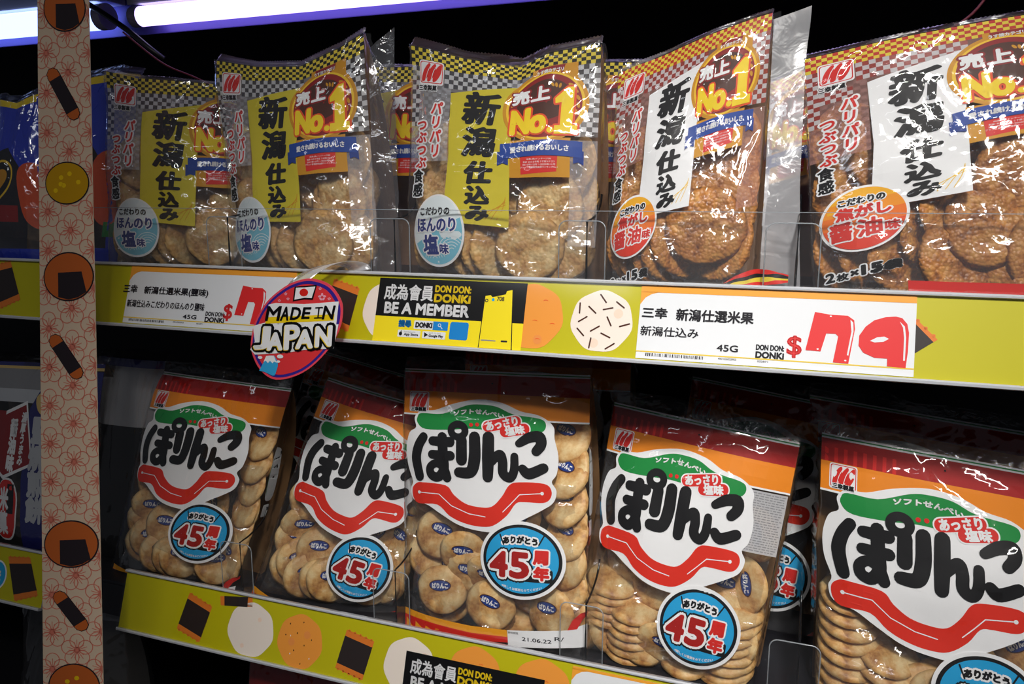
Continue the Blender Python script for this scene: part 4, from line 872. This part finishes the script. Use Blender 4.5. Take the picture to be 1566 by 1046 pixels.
def navy_draw():
    wp = lambda V: np.stack([29.1+.7*V[:, 0], V[:, 1]], 1)
    z_ = Canvas(); z_.rect(0, 0, 60, 2, 'bagnavy', 0); z_.rect(0, 2, 60, 3.5, 'palegold', 0); z_.rect(0, 3.5, 50, 14, 'grey', 0); z_.rect(0, 14, 50, 21, 'silver', 0); z_.rect(2, 26, 30, 60, 'darkred', 0)
    a = Canvas(); a.warp = wp; a.rect(0, 0, 100, 2, 'bagnavy', 0); a.rect(0, 2, 100, 3.5, 'palegold', 1); a.rect(0, 3.5, 50, 14, 'grey', 1); a.rect(0, 14, 50, 21, 'silver', 2); a.poly([(47, 4), (100, 4), (100, 98), (28, 98), (25, 60), (26, 24)], 'bagnavy', 3)
    b = Canvas(); b.warp = wp; b.column('堅焼煎餅', 42, 28, 84, 20, 'silver', 5, bold=1.1); b.poly([(33, 19), (40, 15), (56, 16), (58, 27), (40, 26)], 'palegold', 5, 4)
    d = Canvas(); d.warp = wp; d.poly([(-4, 26), (22, 20), (38, 53), (2, 62), (-4, 60)], 'white', 4); d.poly([(-4, 28), (21, 22), (36, 52), (2, 60), (-4, 58)], 'darkred', 5)
    d.column('濃厚うまみ', 21, 26, 54, 7, 'white', 7, bold=.3, skew=.1); d.column('醤油味', 9, 30, 58, 10, 'white', 7, bold=.6)
    e = Canvas(); e.warp = wp; e.rrect(-4, 61, 22, 95, 11, 'white', 4); e.rrect(-4, 62, 20.5, 94, 10, 'red', 5); e.rect(10, 64, 18, 80, 'black', 6); e.column('米菓', 6, 66, 92, 12, 'white', 7, bold=.6)
    return [('silver_top', z_), ('navy_panel', a), ('white_lettering', b), ('red_label', d), ('red_oval_label', e)]
side_bag([(-1.005, .03, 1.0502), (-.805, .03, 1.058), (-.985, .06, 1.289), (-.785, .06, 1.298)], SB, 'silver and navy cracker bag with a red label, left of the paper strip', navy_draw(), 73, filmB, pm('side_bag_back', '6b5a4c', .5, var=('3a2c22', 60)))
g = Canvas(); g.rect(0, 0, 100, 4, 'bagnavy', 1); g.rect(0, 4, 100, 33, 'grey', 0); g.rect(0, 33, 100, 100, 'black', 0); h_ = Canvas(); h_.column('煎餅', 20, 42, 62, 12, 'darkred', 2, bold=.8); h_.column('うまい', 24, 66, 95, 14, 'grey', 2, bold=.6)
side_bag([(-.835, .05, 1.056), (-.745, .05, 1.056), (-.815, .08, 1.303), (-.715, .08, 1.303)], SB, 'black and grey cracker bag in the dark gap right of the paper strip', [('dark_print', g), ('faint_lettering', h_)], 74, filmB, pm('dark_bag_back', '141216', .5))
# things on the lowest shelf
low = Canvas(); low.rect(0, 0, 100, 10, 'grey', 0)
side_bag([(-1.00, .05, .74), (-.80, .05, .74), (-.99, .08, .965), (-.82, .08, .965)], SC, 'clear crinkled bag below the short left rail', [('upper_print', low)], 75, filmB, pm('low_bag_back', '4a4642', .5))
for i, x in enumerate((-.62, -.46, -.30)):
    r_ = Canvas(); r_.rect(0, 0, 100, 22, 'bandred', 0); r_.ell(50, 50, 30, 18, 'red', 0)
    side_bag([(x, .06, .735), (x+.14, .06, .735), (x, .09, .94), (x+.14, .09, .94)], SC, ['dark red snack bag on the lowest shelf below the first nori square print', 'dark red snack bag on the lowest shelf below the dotted orange print', 'dark red snack bag on the lowest shelf below the second nori square'][i], [('red_print', r_)], 76+i, filmB, pm('low_bag_back2', '3a2420', .5), group='dark red bags on the lowest shelf')

# ------------------------------------------------------------------ hanging paper strip
TL, TR, BL_, BR_ = [np.array(v) for v in ((-.7316, -.03, 1.6906), (-.6648, -.03, 1.6855), (-.7157, -.12, .9993), (-.6318, -.12, 1.0184))]
def strip_map(Pm, off):
    Pm = np.asarray(Pm, float); u = Pm[:, 0]/84; v = Pm[:, 1]/1046
    # perspective-correct spacing down the strip
    Q = (np.outer(1-u, TL)+np.outer(u, TR))*(1-v)[:, None]+(np.outer(1-u, BL_)+np.outer(u, BR_))*v[:, None]
    Q[:, 1] -= off; return Q
st = empty('paper_strip', (-.69, -.05, 1.3), 'long hanging paper strip printed with plum blossoms and rice crackers', 'decoration'); og = (-.69, -.05, 1.3)
c = Canvas(); y0s, y1s = -66, 1120
c.rect(0, y0s, 84, y1s, 'stripcream', 0); o = c.build('paper', strip_map, st, (), np.linspace(-40, 1100, 12), origin=og, base=0)
md = o.modifiers.new('thickness', 'SOLIDIFY'); md.thickness = .0004; md.offset = 1
c = Canvas()
def clipx(V): return np.stack([np.clip(V[:, 0], .3, 83.7), V[:, 1]], 1)
c.warp = clipx
for row in range(20):
    for cx, oy in ((14, 0), (49, 29), (84, 0)):
        cy = -40+row*59+oy
        for k in range(5):
            a = math.radians(-90+72*k); px, py = cx+math.cos(a)*12.5, cy+math.sin(a)*14.5; c.arc(px, py, 10.6, 11.6, 1.3, 'stripred', 1, n=20)
            for dd in (-18, 0, 18): b_ = a+math.radians(dd); c.line([(cx+3*math.cos(b_), cy+3.6*math.sin(b_)), (cx+11.5*math.cos(b_)*(1.25 if dd == 0 else 1), cy+13*math.sin(b_)*(1.25 if dd == 0 else 1))], .5, 'stripred', 1)
        c.ell(cx, cy, 4.4, 5.0, 'stripred', 1, n=12)
c.warp = None; c.build('blossom_pattern', strip_map, st, origin=og, base=.0001)
def cartoon_disc(y, x=45, r=33, kind='nori', col='cartoonorange', ry=None):
    c = Canvas(); ry = ry or r*1.02; c.ell(x, y, r*1.04, ry*1.04, 'cartoonnori', 3, n=36); c.ell(x, y, r*.99, ry*.98, col, 4, n=36)
    if kind == 'nori':
        xs = [x-r*.42, x+r*.55]; yb = y+ry*.78; c.poly([(xs[0], y-ry*.18), (xs[1], y-ry*.2), (xs[1]+r*.18, yb-4), (x+r*.4, y+ry*.88), (x, y+ry*.97), (x-r*.42, y+ry*.85)], 'cartoonnori', 5)
    else:
        rr = random.Random(3)
        for k in range(6): c.ell(x+rr.uniform(-18, 18), y+rr.uniform(-16, 16), 3.5, 3.5, 'yellow2', 5, n=12)
    c.build('printed_round_cracker', strip_map, st, origin=og, base=.0001)
def cartoon_roll(x0, y0_, x1, y1_, r=9.5):
    c = Canvas(); a = np.array((x0, y0_), float); b = np.array((x1, y1_), float); d = (b-a)/np.linalg.norm(b-a); 
    c.line([a, b], r*1.12, 'cartoonnori', 3); c.line([a, b], r, 'cartoonorange', 4)
    n_ = np.array([-d[1], d[0]])*r*1.02; p, q = a+d*r*.7, b-d*r*.4; c.poly([p-n_, q-n_, q+n_, p+n_], 'cartoonnori', 5); c.build('printed_nori_roll', strip_map, st, origin=og, base=.0001)
cartoon_disc(12); cartoon_disc(272, 45, 33, 'plain', 'cartoonyellow', 31); cartoon_disc(413, 45, 37, ry=36); cartoon_disc(825, 43, 38, ry=36); cartoon_disc(1050, 44, 35, 'plain', 'cartoonorange')
cartoon_roll(25, 110, 57, 168); cartoon_roll(24, 510, 55, 560); cartoon_roll(26, 908, 56, 952)

# ------------------------------------------------------------------ round sticker on a plastic arm
def stk_map(Pm, off):
    Pm = np.asarray(Pm, float); x = 360+Pm[:, 0]/5.232; y = 400+Pm[:, 1]/5.232
    X = -.742537+.000715511*x-.0000361514*y; Z = 1.668566+.0000406465*x-.000614793*y
    r = (X+.4366)/.05; return np.stack([X, -.045-off+.0015*r*r, Z], 1)
og = (-.4366, -.045, 1.377)
sk = empty('round_sticker', og, 'round MADE IN JAPAN sign hanging in front of the upper rail', 'sign')
OUT = [(620, 142), (745, 190), (822, 290), (847, 390), (825, 540), (742, 700), (600, 850), (450, 930), (300, 948), (185, 868), (120, 740), (112, 640), (150, 480), (250, 320), (390, 205), (510, 152)]
OUTs = smooth_path(OUT, 5, True); cc = np.array([480, 546])
c = Canvas(); c.poly(OUTs, 'pink', 0); c.poly(cc+(OUTs-cc)*.955, 'purple', 1); c.poly(cc+(OUTs-cc)*.895, 'stickerred', 2); o = c.build('disc', stk_map, sk, np.linspace(150, 800, 9), np.linspace(180, 900, 9), origin=og, base=0)
md = o.modifiers.new('thickness', 'SOLIDIFY'); md.thickness = .0008; md.offset = 1
c = Canvas(); c.poly([(483, 200), (560, 196), (655, 190), (625, 305), (560, 300), (468, 315)], 'black', 4); c.poly([(494, 208), (560, 208), (644, 202), (616, 292), (560, 288), (482, 302)], 'white', 5); c.ell(556, 247, 33, 30, 'red', 6); c.build('flag', stk_map, sk, np.linspace(150, 800, 14), (), origin=og, base=.0002)
c = Canvas()
for cx, cy, r_ in ((695, 285, 34), (412, 255, 14), (430, 295, 14), (360, 308, 14), (680, 218, 14), (748, 300, 14)):
    for k in range(5): a = math.radians(72*k-90); c.ell(cx+math.cos(a)*r_*.55, cy+math.sin(a)*r_*.55, r_*.38, r_*.24, 'petal', 4, rot=-math.degrees(a), n=12)
c.build('petals', stk_map, sk, np.linspace(150, 800, 14), (), origin=og, base=.0002)
c = Canvas(); c.poly([(185, 880), (235, 790), (270, 752), (315, 752), (345, 800), (345, 840), (320, 915), (300, 918), (230, 888)], 'sky', 4); c.poly([(225, 805), (248, 755), (312, 752), (338, 812), (315, 800), (300, 815), (280, 795), (262, 815), (245, 795)], 'white', 5)
for x, y, a in ((195, 770, 20), (365, 758, 26), (350, 800, 16)): c.ell(x, y, a, a*.62, 'white', 5, n=16)
c.build('mountain', stk_map, sk, np.linspace(150, 800, 14), (), origin=og, base=.0002)
c = Canvas()
c.poly([(240, 495), (272, 338), (330, 326), (560, 338), (820, 322), (802, 505)], 'white', 4); c.poly([(135, 512), (240, 484), (820, 500), (785, 690), (560, 702), (430, 725), (150, 748), (108, 706), (150, 640)], 'white', 4)
c.poly([(262, 440), (790, 420), (785, 470), (240, 492)], 'yellow', 5)
for ch, x0, x1, y0_, y1_ in (('M', 252, 372, 350, 470), ('A', 375, 445, 355, 468), ('D', 455, 535, 360, 462), ('E', 545, 610, 362, 455), ('N', 705, 790, 352, 460)):
    c.text(ch, (x0, y0_, x1, y1_), 'black', 8, bold=3.6, skew=.2)
c.line([(650, 368), (700, 366)], 5, 'black', 8); c.line([(640, 448), (692, 446)], 5, 'black', 8); c.line([(675, 368), (666, 448)], 5.5, 'black', 8)
for ch, x0, x1, y0_, y1_, rt in (('J', 150, 288, 512, 705, 0), ('A', 262, 395, 560, 708, -2), ('P', 402, 530, 498, 700, -4), ('A', 498, 636, 535, 690, -3), ('N', 648, 778, 508, 676, -4)):
    c.text(ch, (x0, y0_, x1, y1_), 'white', 12, bold=9, halo=22, hm='black', hl=9, skew=.12, rot=rt)
    c.text(ch, (x0-5, y0_+5, x1-5, y1_+5), 'yellow', 11, bold=10, skew=.12, rot=rt)
c.build('lettering', stk_map, sk, np.linspace(150, 800, 14), np.linspace(180, 900, 9), origin=og, base=.0002)
# clear arm bending back over the rail
pa = smooth_path([(-.4375, -.0435, 1.4130), (-.4330, -.038, 1.4235), (-.4230, -.026, 1.4330), (-.4100, -.012, 1.4375), (-.3990, .001, 1.4345), (-.3940, .0024, 1.4290)], 6); V = []
for p in pa: V += [p+np.array([-.011, 0, -.002]), p+np.array([.012, 0, .002])]
V = np.array(V); F = [(2*i, 2*i+1, 2*i+3, 2*i+2) for i in range(len(pa)-1)]
o = link('plastic_arm', mesh('plastic_arm', V, F, film_mat('arm_plastic', haze=.35, gloss=2.2, rough=.12, bstr=0), smooth=True, origin=og), sk)
md = o.modifiers.new('thickness', 'SOLIDIFY'); md.thickness = .0005

# ------------------------------------------------------------------ cables
tag(tube('power_cable', smooth_path([(-.862, .13, 1.745), (-.845, .13, 1.7334), (-.811, .13, 1.7144), (-.773, .13, 1.691), (-.7453, .13, 1.6707), (-.735, .14, 1.660)], 6), .0035, pm('black_cable', '0c0c10', .4)), 'black cable running down behind the light tube ends', 'cable')
tag(tube('red_wire', smooth_path([(-.775, .12, 1.690), (-.72, .12, 1.652), (-.67, .12, 1.632), (-.60, .13, 1.60)], 6), .0011, pm('red_wire', '6a2030', .5)), 'thin dark red wire hanging above the first gold-panel bag', 'wire')
tag(tube('red_wire', smooth_path([(.06, .12, 1.622), (.10, .12, 1.634), (.125, .12, 1.655), (.14, .12, 1.70)], 6), .0011, pm('red_wire', '6a2030', .5)), 'thin dark red wire hanging above the right edge bag', 'wire')

# crackers that look alike in one corner of a bag are told apart by their order from the bottom
ORD = ['lowest', 'second', 'third', 'fourth', 'fifth', 'sixth', 'seventh', 'eighth', 'ninth', 'tenth', 'eleventh', 'twelfth']
same = {}
for o in C.objects:
    if o.name.startswith('rice_cracker') and 'label' in o: same.setdefault(o['label'], []).append(o)
for lb, os_ in same.items():
    if len(os_) > 1:
        for k, o in enumerate(sorted(os_, key=lambda q: q.matrix_world.translation.z)):
            a_, b_ = lb.rsplit(', in ', 1); o['label'] = '%s, %s, in %s' % (a_, ORD[k] if k == 0 else ORD[k]+' from bottom', b_)

# twisted red and gold bottom seal of the leaning soy bag, folded forward at its right corner
V = []; NN = Noise(90)
for i in range(26):
    u = i/25; x = -.060+u*.050; tw = math.sin(u*math.pi*1.5)
    for j in range(5):
        v = j/4; V.append((x, .0105+.006*v*abs(tw)+.002*float(NN(u*8, v*3)), 1.4225+.004*u*2+v*(.006+.007*math.sin(u*math.pi))+.0015*float(NN(u*6+3, v*4))))
F = [(i*5+j, (i+1)*5+j, (i+1)*5+j+1, i*5+j+1) for i in range(25) for j in range(4)]
o = link('bottom_seal', mesh('bottom_seal', V, F, [ink('red'), ink('bandyellow'), ink('black')], [(0 if (f % 4) in (0, 3) else (1 if f % 4 == 1 else 2)) for f in range(len(F))], smooth=True, origin=tuple(bA4.root)), tA4)
o['label'] = 'twisted red and gold bottom seal'
